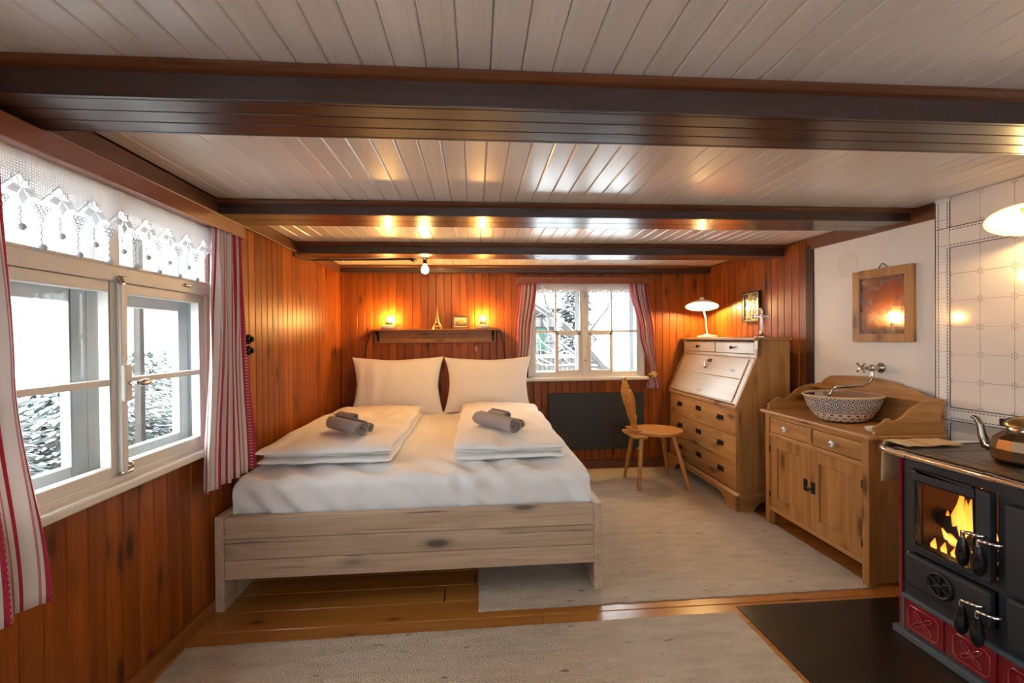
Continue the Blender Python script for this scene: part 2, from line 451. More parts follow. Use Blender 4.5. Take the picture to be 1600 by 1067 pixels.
def mk_photo():
    t = NT('small_sepia_landscape')
    v = t.coord('Object')
    sep = t.n('ShaderNodeSeparateXYZ'); t.l(v, sep.inputs[0])
    n = t.noise(v, 45, 4)
    h = t.math('ADD', t.math('MULTIPLY', sep.outputs[2], 9.0), t.math('MULTIPLY', t.math('SUBTRACT', n, 0.5), 1.3))
    col = t.ramp(t.math('ADD', h, 0.5), [(0.25, (0.07, 0.06, 0.02)), (0.5, (0.30, 0.22, 0.08)), (0.8, (0.62, 0.52, 0.28))])
    t.pbr(col, 0.3)
    return t.m
M['photo'] = mk_photo()

# ------------------------------------------------------------------ mesh builder
class MB:
    def __init__(s):
        s.v = []; s.f = []; s.uv = {}
    def add(s, vs, fs, uvs=None):
        b = len(s.v)
        s.v += [tuple(p) for p in vs]
        for i, f in enumerate(fs):
            if uvs is not None: s.uv[len(s.f)] = uvs[i]
            s.f.append(tuple(b + k for k in f))
        return s
    def box(s, x0, x1, y0, y1, z0, z1):
        x0, x1 = sorted((x0, x1)); y0, y1 = sorted((y0, y1)); z0, z1 = sorted((z0, z1))
        return s.add([(x0, y0, z0), (x1, y0, z0), (x1, y1, z0), (x0, y1, z0), (x0, y0, z1), (x1, y0, z1), (x1, y1, z1), (x0, y1, z1)],
                     [(3, 2, 1, 0), (4, 5, 6, 7), (0, 1, 5, 4), (1, 2, 6, 5), (2, 3, 7, 6), (3, 0, 4, 7)])
    def prism(s, poly, axis, a0, a1):
        # poly: 2D points in the two other axes, in order x,y,z skipping `axis`
        def mk(p, a):
            q = list(p); q.insert(axis, a); return tuple(q)
        n = len(poly)
        vs = [mk(p, a0) for p in poly] + [mk(p, a1) for p in poly]
        fs = [tuple(range(n))[::-1], tuple(range(n, 2 * n))] + [(i, (i + 1) % n, n + (i + 1) % n, n + i) for i in range(n)]
        return s.add(vs, fs)
    def lathe(s, prof, n=24, c=(0, 0, 0), mat=None, sx=1, sy=1, phase=0.0, cap=True):
        vs = []; fs = []; uvs = []
        m = len(prof)
        for j in range(n):
            a = 2 * PI * j / n + phase
            for r, z in prof:
                vs.append(Vector((r * math.cos(a) * sx, r * math.sin(a) * sy, z)))
        for j in range(n):
            k = (j + 1) % n
            for i in range(m - 1):
                fs.append((j * m + i, k * m + i, k * m + i + 1, j * m + i + 1))
                u0, u1 = j / n, (j + 1) / n
                uvs.append([(u0, i / (m - 1)), (u1, i / (m - 1)), (u1, (i + 1) / (m - 1)), (u0, (i + 1) / (m - 1))])
        if cap:
            for e in (0, m - 1):
                if prof[e][0] > 1e-5:
                    f = [j * m + e for j in range(n)]
                    fs.append(tuple(f[::-1] if e == 0 else f)); uvs.append([(0, 0)] * n)
        T = mat if mat is not None else Matrix.Identity(4)
        C = Vector(c)
        return s.add([T @ p + C for p in vs], fs, uvs)
    def tube(s, path, r, n=8, close=False):
        P = [Vector(p) for p in path]
        m = len(P)
        rr = r if isinstance(r, (list, tuple)) else [r] * m
        vs = []; fs = []
        up = None
        for i, p in enumerate(P):
            if close: d = P[(i + 1) % m] - P[i - 1]
            else: d = P[min(i + 1, m - 1)] - P[max(i - 1, 0)]
            d.normalize()
            if up is None:
                up = d.orthogonal().normalized()
            else:
                up = (up - d * up.dot(d))
                up = up.normalized() if up.length > 1e-6 else d.orthogonal().normalized()
            w = d.cross(up)
            for j in range(n):
                a = 2 * PI * j / n
                vs.append(p + (up * math.cos(a) + w * math.sin(a)) * rr[i])
        for i in range(m if close else m - 1):
            i2 = (i + 1) % m
            for j in range(n):
                k = (j + 1) % n
                fs.append((i * n + j, i * n + k, i2 * n + k, i2 * n + j))
        if not close:
            fs.append(tuple(range(n))[::-1]); fs.append(tuple((m - 1) * n + j for j in range(n)))
        return s.add(vs, fs)
    def ball(s, c, r, nu=12, nv=8, sc=(1, 1, 1)):
        prof = [(max(r * math.sin(PI * i / nv), 0.0), -r * math.cos(PI * i / nv)) for i in range(nv + 1)]
        return s.lathe(prof, nu, c, Matrix.Diagonal((*sc, 1)), cap=False)
    def mesh(s, smooth=None):
        me = bpy.data.meshes.new('mesh')
        me.from_pydata(s.v, [], s.f)
        if s.uv:
            ul = me.uv_layers.new(name='UVMap')
            for pi, p in enumerate(me.polygons):
                u = s.uv.get(pi)
                if u:
                    for k, li in enumerate(p.loop_indices): ul.data[li].uv = u[k]
        bm = bmesh.new(); bm.from_mesh(me)
        bmesh.ops.remove_doubles(bm, verts=bm.verts, dist=1e-6)
        if not s.uv: bmesh.ops.recalc_face_normals(bm, faces=bm.faces)
        bm.to_mesh(me); bm.free()
        if smooth:
            me.polygons.foreach_set('use_smooth', [True] * len(me.polygons))
            me.set_sharp_from_angle(angle=R(smooth))
        me.update()
        return me
    def build(s, name, mat, parent=None, bevel=0.0, smooth=None, loc=None, rot=None, seg=2):
        return mesh_obj(name, s.mesh(smooth), mat, parent, bevel, loc, rot, seg)

def mesh_obj(name, me, mat, parent=None, bevel=0.0, loc=None, rot=None, seg=2):
    if mat is not None and not me.materials: me.materials.append(mat)
    o = bpy.data.objects.new(name, me)
    COL.objects.link(o)
    if parent is not None: o.parent = parent
    if loc is not None: o.location = loc
    if rot is not None: o.rotation_euler = rot
    if bevel > 0:
        b = o.modifiers.new('bevel', 'BEVEL'); b.width = bevel; b.segments = seg; b.limit_method = 'ANGLE'; b.angle_limit = R(40)
    return o

def box(x0, x1, y0, y1, z0, z1): return MB().box(x0, x1, y0, y1, z0, z1)

def tag(o, label=None, cat=None, group=None, kind=None):
    if label: o['label'] = label
    if cat: o['category'] = cat
    if group: o['group'] = group
    if kind: o['kind'] = kind
    return o
def thing(name, label, cat, loc=(0, 0, 0), rotz=0.0, group=None):
    o = bpy.data.objects.new(name, None)
    o.empty_display_size = 0.1
    COL.objects.link(o)
    o.location = loc; o.rotation_euler = (0, 0, rotz)
    return tag(o, label, cat, group)
def struct(o, label, cat):
    return tag(o, label, cat, kind='structure')
def copy_tree(o, parent=None):
    c = o.copy(); COL.objects.link(c); c.parent = parent
    for ch in o.children: copy_tree(ch, c)
    return c

# right wall stands slightly askew: local x runs away from the camera, local y into the room
RWA = PI / 2 + math.atan(0.052)
RWM = Matrix.Translation((2.276 + 4.352 * 0.052, 0, 0)) @ Matrix.Rotation(RWA, 4, 'Z')
def rw(lx, ly, z): return RWM @ Vector((lx, ly, z))

XL, YB, YF, ZC = -1.25, 4.352, -2.2, 1.952
P_T = 0.015
def plank_mesh(w, L, t=P_T, b=0.004):
    # width along x, length along y (0..L), face towards +z at z=t
    prof = [(-w / 2, 0), (w / 2, 0), (w / 2, t - b), (w / 2 - b, t), (-w / 2 + b, t), (-w / 2, t - b)]
    return MB().prism(prof, 1, 0, L).mesh()
def basis(x, y, z, loc):
    m = Matrix((x, y, z)).transposed().to_4x4()
    m.translation = loc
    return m
EX, EY, EZ = Vector((1, 0, 0)), Vector((0, 1, 0)), Vector((0, 0, 1))
_pm = {}
def plank(name, parent, mat, w, L, bas, t=P_T):
    k = (round(w, 4), round(L, 3), t, mat.name)
    if k not in _pm:
        me = plank_mesh(w, L, t); me.materials.append(mat); _pm[k] = me
    o = bpy.data.objects.new(name, _pm[k]); COL.objects.link(o)
    o.parent = parent; o.matrix_basis = bas
    return o

# ------------------------------------------------------------------ floor
fl = struct(box(XL - 0.1, 3.0, YF - 0.1, YB + 0.1, -0.12, -0.02).build('floor', M['wall_base']), 'honey coloured wooden floor of wide boards', 'floor')
FW = 0.145
y = 0.25
i = 0
while y < YB + 0.05:
    sp = XL + 0.9 + 1.5 * random.random()
    for a, b_ in ((XL, sp), (sp, 2.75)):
        plank('floor_board', fl, M['floor'], FW - 0.0015, round(b_ - a - 0.001, 2), basis(-EY, EX, EZ, (a, y, -0.02)), 0.02)
    y += FW
box(XL, 2.75, YF, 0.25 - FW / 2, -0.02, 0.0).build('rear_floor_boards', M['floor'], fl)

# ------------------------------------------------------------------ ceiling with boards between beams
ce = struct(box(XL - 0.35, 3.0, YF - 0.3, YB + 0.3, ZC + 0.012, ZC + 0.15).build('ceiling', M['ceil_base']), 'off-white painted ceiling of narrow boards running away from the camera', 'ceiling')
BEAMS = [(1.18, 1.385, 1.865), (2.30, 2.53, 1.883), (3.27, 3.48, 1.872), (4.262, YB, 1.885)]
CW = 0.0797
for y0, y1 in ((0.0, 1.19), (1.375, 2.31), (2.52, 3.28), (3.47, 4.28)):
    off = random.random() * 0.03
    x = XL + off
    while x < 2.55:
        plank('ceiling_board', ce, M['ceil'], CW - 0.0012, y1 - y0, basis(-EX, EY, -EZ, (x + CW / 2, y0, ZC + 0.012)), 0.012)
        x += CW
box(XL, 2.7, YF, 0.0, ZC, ZC + 0.012).build('rear_ceiling_boards', M['ceil'], ce)

def beam(y0, y1, zb, label, xr, n_planks, first=False):
    root = thing('ceiling_beam', label, 'beam', (0, 0, 0))
    root['kind'] = 'structure'
    d = (y1 - y0)
    box(XL, xr, y0 + 0.006, y1 - 0.006, zb + 0.012, ZC).build('core', M['beam'], root)
    box(XL, xr, y0, y0 + 0.012, zb, ZC).build('side_board', M['beam'], root, 0.002)
    box(XL, xr, y1 - 0.012, y1, zb, ZC).build('side_board', M['beam'], root, 0.002)
    w = (d - 0.024) / n_planks
    for k in range(n_planks):
        box(XL, xr, y0 + 0.012 + k * w + 0.0015, y0 + 0.012 + (k + 1) * w - 0.0015, zb, zb + 0.014).build('underside_plank', M['beam'], root, 0.002)
    MB().prism([(y0 + 0.002, ZC - 0.002), (y0 - 0.022, ZC - 0.002), (y0 - 0.022, ZC - 0.010), (y0 - 0.012, ZC - 0.020), (y0 + 0.002, ZC - 0.026)], 0, XL, xr).build('moulding', M['mould'], root)
    if y1 < 4.3:
        MB().prism([(y1 - 0.002, ZC - 0.002), (y1 + 0.018, ZC - 0.002), (y1 + 0.010, ZC - 0.018), (y1 - 0.002, ZC - 0.022)], 0, XL, xr).build('moulding', M['mould'], root)
    return root
beam(*BEAMS[0], 'widest dark brown ceiling beam crossing the top of the picture, nearest the camera', 2.43, 3)
beam(*BEAMS[1], 'dark brown ceiling beam second from the camera, ending at the top of the tiled stove wall', 2.38, 2)
beam(*BEAMS[2], 'dark brown ceiling beam carrying the bare light bulb, third from the camera', 2.33, 2)
beam(*BEAMS[3], 'dark brown beam lying along the top of the back wall', 2.29, 1)

# ------------------------------------------------------------------ left wall
def wall_with_hole(x0, x1, z0, z1, hx0, hx1, hz0, hz1, y0, y1):
    m = MB()
    m.box(x0, hx0, y0, y1, z0, z1); m.box(hx1, x1, y0, y1, z0, z1)
    m.box(hx0, hx1, y0, y1, z0, hz0); m.box(hx0, hx1, y0, y1, hz1, z1)
    return m
# windows: opening sizes
W1 = dict(c=1.70, hw=0.54, z0=0.775, z1=1.80)
m = MB()
ys = [YF, -0.45 - 0.54, -0.45 + 0.54, 1.70 - 0.54, 1.70 + 0.54, YB + 0.3]
for a, b_ in ((0, 1), (2, 3), (4, 5)): m.box(XL - 0.14, XL - P_T, ys[a], ys[b_], -0.1, ZC + 0.05)
for a in (1, 3):
    m.box(XL - 0.14, XL - P_T, ys[a], ys[a + 1], -0.1, W1['z0']); m.box(XL - 0.14, XL - P_T, ys[a], ys[a + 1], W1['z1'], ZC + 0.05)
wl = struct(m.build('wall_left', M['wall_base']), 'orange brown varnished plank wall on the left around the big window', 'wall')
PWD = 0.0755
y = 0.20
while y < YB:
    w = PWD * random.choice((0.96, 1.0, 1.04))
    c = y + w / 2
    if 1.165 - 0.01 < c < 2.235 + 0.01:
        plank('wall_plank', wl, M['wall'], w - 0.001, 0.775, basis(EY, EZ, EX, (XL - P_T, c, 0)))
        plank('wall_plank', wl, M['wall'], w - 0.001, ZC - 1.80, basis(EY, EZ, EX, (XL - P_T, c, 1.80)))
    else:
        plank('wall_plank', wl, M['wall'], w - 0.001, ZC, basis(EY, EZ, EX, (XL - P_T, c, 0)))
    y += w
m = MB()
m.box(XL - P_T, XL, YF, -0.99, 0, ZC); m.box(XL - P_T, XL, 0.09, 0.2, 0, ZC)
m.box(XL - P_T, XL, -0.99, 0.09, 0, W1['z0']); m.box(XL - P_T, XL, -0.99, 0.09, W1['z1'], ZC)
m.build('rear_panelling', M['wall'], wl)

# back wall
m = wall_with_hole(XL - 0.3, 3.0, -0.1, ZC + 0.05, 0.50, 1.645, 0.87, 1.80, YB + P_T, YB + 0.3)
wb = struct(m.build('wall_back', M['wall_base']), 'orange brown varnished plank wall at the back behind the bed', 'wall')
x = XL
BW = 0.0715
while x < 2.30:
    w = BW * random.choice((0.95, 1.0, 1.05))
    c = x + w / 2
    if 0.50 < c < 1.645:
        plank('wall_plank', wb, M['wall'], w - 0.001, 0.87, basis(EX, EZ, -EY, (c, YB + P_T, 0)))
        plank('wall_plank', wb, M['wall'], w - 0.001, ZC - 1.80, basis(EX, EZ, -EY, (c, YB + P_T, 1.80)))
    else:
        plank('wall_plank', wb, M['wall'], w - 0.001, ZC, basis(EX, EZ, -EY, (c, YB + P_T, 0)))
    x += w

# right wall: planks far, white plaster in the middle, tiled stove wall near
wr = struct(MB().box(-2.3, 2.17, -0.3, 0.0, -0.1, ZC + 0.05).box(2.17, 4.7, -0.3, -P_T, -0.1, ZC + 0.05).build('wall_right', M['wall_base']), 'right hand wall, wooden planks beside the secretary desk', 'wall')
wr.matrix_world = RWM
x = 2.995
while x < 4.36:
    w = 0.074 * random.choice((0.95, 1.0, 1.05))
    plank('wall_plank', wr, M['wall'], w - 0.001, ZC, basis(-EX, EZ, EY, (x + w / 2, -P_T, 0)))
    x += w
MB().box(2.17, 2.995, -P_T, 0.004, 0, 1.885).build('plaster', M['plaster'], wr)
MB().box(-2.3, 0.55, 0, 0.01, 0, ZC).build('plaster', M['plaster'], wr)
tb = struct(MB().box(2.17, 3.0, 0.0, 0.022, 1.868, 1.94).build('trim_1', M['mould'], None, 0.003), 'reddish wooden board along the top of the white wall', 'trim')
tb.matrix_world = RWM
tb2 = struct(MB().box(2.99, 3.06, 0.0, 0.012, 0, 1.9).build('trim_2', M['wall_base'], None, 0.003), 'dark upright board where the planks meet the white wall', 'trim')
tb2.matrix_world = RWM

# rear wall behind the camera with openings for two windows added for fill light
m = wall_with_hole(XL - 0.3, 3.0, -0.1, ZC + 0.05, 0.0 - 0.62, 0.0 + 0.62, W1['z0'], W1['z1'], YF - 0.3, YF)
m.v = []; m.f = []
for a, b_ in ((XL - 0.3, -0.44), (0.64, 1.08), (2.16, 3.0)): m.box(a, b_, YF - 0.14, YF, -0.1, ZC + 0.05)
for a, b_ in ((-0.44, 0.64), (1.08, 2.16)): m.box(a, b_, YF - 0.14, YF, -0.1, W1['z0']).box(a, b_, YF - 0.14, YF, W1['z1'], ZC + 0.05)
struct(m.build('wall_rear', M['plaster']), 'white plaster wall behind the camera', 'wall')

# baseboards and ceiling mouldings
struct(MB().box(XL, XL + 0.022, YF, YB, 0, 0.062).build('baseboard_left', M['base'], None, 0.004), 'reddish brown baseboard along the left wall', 'baseboard')
struct(MB().box(XL, 2.28, YB - 0.025, YB, 0, 0.075).build('baseboard_back', M['mould'], None, 0.004), 'reddish brown baseboard along the back wall', 'baseboard')
t3 = struct(MB().box(XL, XL + 0.02, YF, YB, ZC - 0.075, ZC - 0.002).build('trim_3', M['mould_y'], None, 0.006), 'dark reddish board where left wall meets ceiling', 'trim')
t4 = MB().box(2.17, 4.36, 0.0, 0.016, ZC - 0.014, ZC).build('trim_4', M['mould'], None, 0.004)
t4.matrix_world = RWM
struct(t4, 'thin wooden strip where right wall meets ceiling', 'trim')

# ------------------------------------------------------------------ tiled wall
tw = struct(MB().box(0.55, 2.17, 0.0, 0.028, 0, ZC).build('tiled_wall', M['grout']), 'white glazed tiled stove wall with blue-grey flowers and dotted borders', 'tiled wall')
tw.matrix_world = RWM
TP = 0.1325
tile_me = MB().box(-TP / 2 + 0.001, TP / 2 - 0.001, 0, 0.008, -TP / 2 + 0.001, TP / 2 - 0.001).mesh()
tile_me.materials.append(M['tile'])
TX0 = 2.098  # edge after the narrow border column
for ci in range(10):
    for ri in range(9):
        zc = 1.70 - TP / 2 - ri * TP if ri < 6 else None
        if zc is None:
            zc = {6: 1.875, 7: 0.72, 8: 0.5875}[ri]
        o = bpy.data.objects.new('tile', tile_me); COL.objects.link(o); o.parent = tw
        o.location = (TX0 - TP / 2 - ci * TP, 0.028, zc)
        if ri == 6: o.scale = (1, 1, 1.12)
bt = MB().box(-0.034, 0.034, 0, 0.008, -TP / 2 + 0.001, TP / 2 - 0.001).mesh(); bt.materials.append(M['porcelain'])
bh = MB().box(-TP / 2 + 0.001, TP / 2 - 0.001, 0, 0.008, -0.0485, 0.0485).mesh(); bh.materials.append(M['porcelain'])
bh2 = MB().box(-TP / 2 + 0.001, TP / 2 - 0.001, 0, 0.008, -0.030, 0.030).mesh(); bh2.materials.append(M['porcelain'])
for ri in range(11):
    o = bpy.data.objects.new('border_tile', bt); COL.objects.link(o); o.parent = tw
    o.location = (2.134, 0.028, 0.52 + TP / 2 + ri * TP)
for ci in range(10):
    for me, zz in ((bh, 1.749), (bh2, 0.872 )):
        o = bpy.data.objects.new('border_tile', me); COL.objects.link(o); o.parent = tw
        o.location = (TX0 - TP / 2 - ci * TP, 0.028, zz)
def strip(x0, x1, z0, z1, mat, nm): MB().box(x0, x1, 0.0355, 0.0368, z0, z1).build(nm, M[mat], tw)
strip(2.163, 2.167, 0.5, 1.94, 'blueline', 'border_line')
for z0, z1 in ((1.80, 1.93), (0.905, 1.70), (0.5, 0.83)):
    strip(2.094, 2.0975, z0, z1, 'blueline', 'border_line')
    strip(2.106, 2.111, z0, z1, 'dash', 'dotted_border')
strip(2.148, 2.153, 0.5, 1.93, 'dash', 'dotted_border')
for z in (1.80, 0.84):
    strip(0.8, 2.163, z - 0.0018, z + 0.0018, 'blueline', 'border_line')
for z in (1.70, 0.905):
    strip(0.8, 2.0975, z - 0.0018, z + 0.0018, 'blueline', 'border_line')
for z in (1.788, 1.712, 0.852, 0.893):
    strip(0.8, 2.098, z - 0.0025, z + 0.0025, 'dash', 'dotted_border')

# ------------------------------------------------------------------ windows (local x along wall, local y into the room)
def sash(parent, x0, x1, z0, z1, y, d, st, bars_z=(), bars_x=(), mat='white_paint', name='sash', bot=None):
    bot = bot or st
    m = MB()
    m.box(x0, x0 + st, y, y + d, z0, z1); m.box(x1 - st, x1, y, y + d, z0, z1)
    m.box(x0 + st, x1 - st, y, y + d, z0, z0 + bot); m.box(x0 + st, x1 - st, y, y + d, z1 - st, z1)
    s = m.build(name, M[mat], parent, 0.004)
    for bz in bars_z: box(x0 + st, x1 - st, y + 0.004, y + d - 0.002, bz - 0.011, bz + 0.011).build('glazing_bar', M[mat], s, 0.003)
    for bx in bars_x: box(bx - 0.009, bx + 0.009, y + 0.004, y + d - 0.002, z0 + bot, z1 - st).build('glazing_bar', M[mat], s, 0.003)
    xs = [x0 + st] + list(bars_x) + [x1 - st]; zs = [z0 + bot] + list(bars_z) + [z1 - st]
    for i in range(len(xs) - 1):
        for j in range(len(zs) - 1):
            box(xs[i], xs[i + 1], y + d * 0.45, y + d * 0.45 + 0.003, zs[j], zs[j + 1]).build('pane', M['glass'], s)
    return s

def big_window(name, label, loc, rotz, hardware=True):
    w = thing(name, label, 'window', loc, rotz); w['kind'] = 'structure'
    H = 0.535; z0, z1 = 0.775, 1.80
    # lining of the deep box window and outer frame
    m = MB()
    m.box(-H - 0.003, -H + 0.014, -0.14, -0.045, z0, z1); m.box(H - 0.014, H + 0.003, -0.14, -0.045, z0, z1)
    m.box(-H, H, -0.14, -0.045, z0, z0 + 0.03); m.box(-H, H, -0.14, -0.045, z1 - 0.02, z1 + 0.002)
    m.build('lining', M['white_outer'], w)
    # inner frame
    f = MB()
    f.box(-H, -H + 0.032, -0.045, 0.008, z0, z1); f.box(H - 0.032, H, -0.045, 0.008, z0, z1)
    f.box(-H, H, -0.045, 0.008, z1 - 0.03, z1); f.box(-H, H, -0.045, 0.004, z0, z0 + 0.028)
    f.box(-H, H, -0.045, 0.016, 1.478, 1.537)
    f.build('window_frame', M['white_paint'], w, 0.004)
    box(-H, H, 0.004, 0.026, 1.528, 1.538).build('transom_moulding', M['white_paint'], w, 0.004)
    box(-0.001, 0.043, -0.04, 0.008, 1.537, z1 - 0.03).build('mullion', M['white_paint'], w, 0.003)
    for a, b_ in ((-H + 0.03, -0.001), (0.043, H - 0.03)):
        box(a, b_, -0.022, -0.019, 1.537, z1 - 0.03).build('pane', M['glass'], w)
    # inner casements
    sash(w, -H + 0.032, 0.004, z0 + 0.026, 1.480, -0.035, 0.038, 0.040, (1.13,))
    sash(w, 0.004, H - 0.032, z0 + 0.026, 1.480, -0.035, 0.038, 0.040, (1.13,))
    # outer casements
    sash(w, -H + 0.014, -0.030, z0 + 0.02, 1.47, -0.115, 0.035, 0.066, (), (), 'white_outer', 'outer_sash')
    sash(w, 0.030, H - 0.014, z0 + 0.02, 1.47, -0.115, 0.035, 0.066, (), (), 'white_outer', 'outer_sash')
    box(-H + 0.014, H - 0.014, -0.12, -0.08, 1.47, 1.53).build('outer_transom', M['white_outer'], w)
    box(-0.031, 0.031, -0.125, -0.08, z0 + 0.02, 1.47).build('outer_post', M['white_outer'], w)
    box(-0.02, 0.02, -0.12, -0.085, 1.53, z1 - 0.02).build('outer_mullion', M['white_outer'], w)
    # sill
    MB().box(-H - 0.01, H + 0.01, -0.005, 0.040, z0 - 0.024, z0 + 0.008).build('window_sill', M['white_paint'], w, 0.008)
    if hardware:
        e = MB().box(-0.012, 0.016, 0.003, 0.020, z0 + 0.03, 1.50).build('espagnolette_bar', M['white_paint'], w, 0.006)
        MB().box(-0.018, 0.020, 0.018, 0.034, 1.06, 1.19).build('lock_case', M['white_paint'], e, 0.012, seg=3)
        MB().tube([(0.0, 0.034, 1.125), (0.0, 0.062, 1.125)], 0.006).ball((-0.03, 0.066, 1.123), 0.013, 12, 8, (2.6, 0.8, 1.0)).build('handle', M['nickel'], e, smooth=50)
        MB().tube([(-0.02, 0.012, 1.495), (0.02, 0.012, 1.495)], 0.007).tube([(0.02, 0.02, 1.495), (0.02, 0.03, 1.47)], 0.009).build('top_catch', M['nickel'], w, smooth=50)
        MB().tube([(-0.035, 0.012, 0.81), (0.02, 0.012, 0.81)], 0.008).ball((-0.02, 0.016, 0.83), 0.014).build('bottom_catch', M['nickel'], w, smooth=50)
        MB().tube([(-0.37, 0.018, 1.508), (-0.34, 0.018, 1.508)], 0.008).build('turn_button', M['nickel'], w, smooth=50)
        for zz in (0.92, 1.36):
            MB().tube([(-H + 0.036, 0.008, zz), (-H + 0.036, 0.008, zz + 0.05)], 0.006).build('hinge', M['white_paint'], w, smooth=50)
    return w
big_window('window_1', 'large white double casement window with fanlight in the left wall', (XL, 1.70, 0), R(-90))
big_window('added_window_3', 'unseen white casement window added to the left wall behind the camera for fill light', (XL, -0.45, 0), R(-90), False)  # added out of view to let more daylight into the room
big_window('added_window_4', 'unseen white casement window added behind the camera for fill light, towards the left corner', (0.1, YF, 0), 0.0, False)  # unseen, added in the rear wall to brighten the room
big_window('added_window_5', 'unseen white casement window added behind the camera for fill light, towards the right corner', (1.62, YF, 0), 0.0, False)  # second unseen rear window, also added for more daylight

# back window; local x = -world x
w2 = thing('window_2', 'smaller white eight-pane window in the back wall above the black heating panel', 'window', (1.07, YB, 0), PI)
w2['kind'] = 'structure'
H2 = 0.572
zb, zt = 0.87, 1.80
m = MB()
m.box(-H2 - 0.002, -H2 + 0.02, -0.30, -0.02, zb, zt); m.box(H2 - 0.02, H2 + 0.002, -0.30, -0.02, zb, zt)
m.box(-H2, H2, -0.30, -0.02, zb, zb + 0.03); m.box(-H2, H2, -0.30, -0.02, zt - 0.02, zt)
m.build('lining', M['white_outer'], w2)
m = MB()
m.box(-H2, -H2 + 0.035, -0.04, 0.008, zb, zt); m.box(H2 - 0.035, H2, -0.04, 0.008, zb, zt)
m.box(-H2, H2, -0.04, 0.008, zb, zb + 0.03); m.box(-H2, H2, -0.04, 0.008, zt - 0.04, zt)
m.build('window_frame', M['white_paint'], w2, 0.004)
for x0, x1, bx, va, vb in ((-H2 + 0.036, 0.018, -0.252, -0.252, -0.02), (0.022, H2 - 0.036, 0.30, 0.06, 0.30)):
    s = sash(w2, x0, x1, zb + 0.03, zt - 0.038, -0.034, 0.036, 0.038, (1.328,), (bx,))
    # little opening vent beside the middle post
    m = MB(); f = 0.026
    m.box(va, va + f, 0.0, 0.008, 0.945, 1.318); m.box(vb - f, vb, 0.0, 0.008, 0.945, 1.318)
    m.box(va, vb, 0.0, 0.008, 0.930, 0.955); m.box(va, vb, 0.0, 0.008, 1.292, 1.318)
    m.build('vent_frame', M['white_paint'], s, 0.003)
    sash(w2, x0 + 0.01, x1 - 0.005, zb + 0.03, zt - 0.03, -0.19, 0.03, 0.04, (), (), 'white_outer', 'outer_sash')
MB().box(-0.004, 0.044, 0.003, 0.016, zb + 0.03, zt - 0.04).build('meeting_bar', M['white_paint'], w2, 0.005)
for zz in (1.05, 1.36, 1.66): MB().ball((0.018, 0.024, zz), 0.011).build('catch', M['nickel'], w2, smooth=50)
MB().box(-H2 - 0.03, H2 + 0.04, -0.005, 0.06, zb - 0.016, zb + 0.016).build('window_sill', M['white_paint'], w2, 0.008)

# pelmets
struct(MB().box(XL, XL + 0.08, -1.4, 2.425, 1.80, 1.85).box(XL + 0.056, XL + 0.08, -1.4, 2.425, 1.785, 1.80).build('trim_5', M['mould_y'], None, 0.004), 'long red-brown pelmet board above the left window', 'pelmet')
bpy.data.objects['trim_5'].data.materials[0] = M['pelmet']
struct(MB().box(0.385, 1.70, YB - 0.08, YB, 1.795, 1.845).box(0.385, 1.70, YB - 0.08, YB - 0.06, 1.782, 1.80).build('trim_6', M['pelmet'], None, 0.004), 'red-brown pelmet board above the back window', 'pelmet')

# ------------------------------------------------------------------ curtains
def curtain(name, label, levels, pleats, amp, loc, rotz, width, group, seed=0, tie=None):
    # levels: (z, x0, x1, amp scale); local x along the wall, local y into the room
    NX, NZ = pleats * 10, 40
    rnd = random.Random(seed)
    ph = [rnd.uniform(-0.7, 0.7) for _ in range(pleats + 2)]
    vs = []; fs = []; uvs = []
    for j in range(NZ + 1):
        t = j / NZ
        z = levels[0][0] + (levels[-1][0] - levels[0][0]) * t
        for k in range(len(levels) - 1):
            if levels[k][0] >= z >= levels[k + 1][0] - 1e-9:
                u = (levels[k][0] - z) / (levels[k][0] - levels[k + 1][0]); u = u * u * (3 - 2 * u)
                x0 = levels[k][1] + (levels[k + 1][1] - levels[k][1]) * u
                x1 = levels[k][2] + (levels[k + 1][2] - levels[k][2]) * u
                am = levels[k][3] + (levels[k + 1][3] - levels[k][3]) * u
                break
        for i in range(NX + 1):
            s = i / NX
            a = 2 * PI * s * pleats + ph[int(s * pleats)] * 0.5 * math.sin(PI * (s * pleats % 1)) + 0.5 * math.sin(3 * t + seed)
            yy = amp * am * math.sin(a) + 0.15 * amp * math.sin(2.3 * a + 5 * t)
            vs.append((x0 + (x1 - x0) * (s + 0.22 / pleats * math.sin(2 * a) * 0.35), yy, z))
    for j in range(NZ):
        for i in range(NX):
            q = (j * (NX + 1) + i, j * (NX + 1) + i + 1, (j + 1) * (NX + 1) + i + 1, (j + 1) * (NX + 1) + i)
            fs.append(q)
            uvs.append([(width * (v % (NX + 1)) / NX, vs[v][2]) for v in q])
    root = thing(name, label, 'curtain', loc, rotz, group)
    o = MB().add(vs, fs, uvs).build('cloth', M['curtain'], root, smooth=80)
    sd = o.modifiers.new('thickness', 'SOLIDIFY'); sd.thickness = 0.002
    MB().tube([(levels[0][1], 0, levels[0][0] + 0.004), (levels[0][2], 0, levels[0][0] + 0.004)], 0.006).build('curtain_rod', M['brass'], root)
    return root
G = 'red and white striped curtains'
# left wall: local x = -world y
curtain('curtain', 'red and white striped curtain at the left picture edge, nearest the camera', [(1.795, -1.235, -1.0, 0.8), (1.2, -1.27, -0.98, 1.0), (0.565, -1.36, -0.93, 1.25)], 4, 0.02, (-1.183, 0, 0), R(-90), 0.46, G, 3)
curtain('curtain', 'red and white striped curtain hanging between left window and bed', [(1.79, -2.40, -2.165, 0.8), (1.3, -2.42, -2.15, 1.0), (0.60, -2.50, -2.085, 1.25)], 5, 0.02, (-1.183, 0, 0), R(-90), 0.46, G, 5)
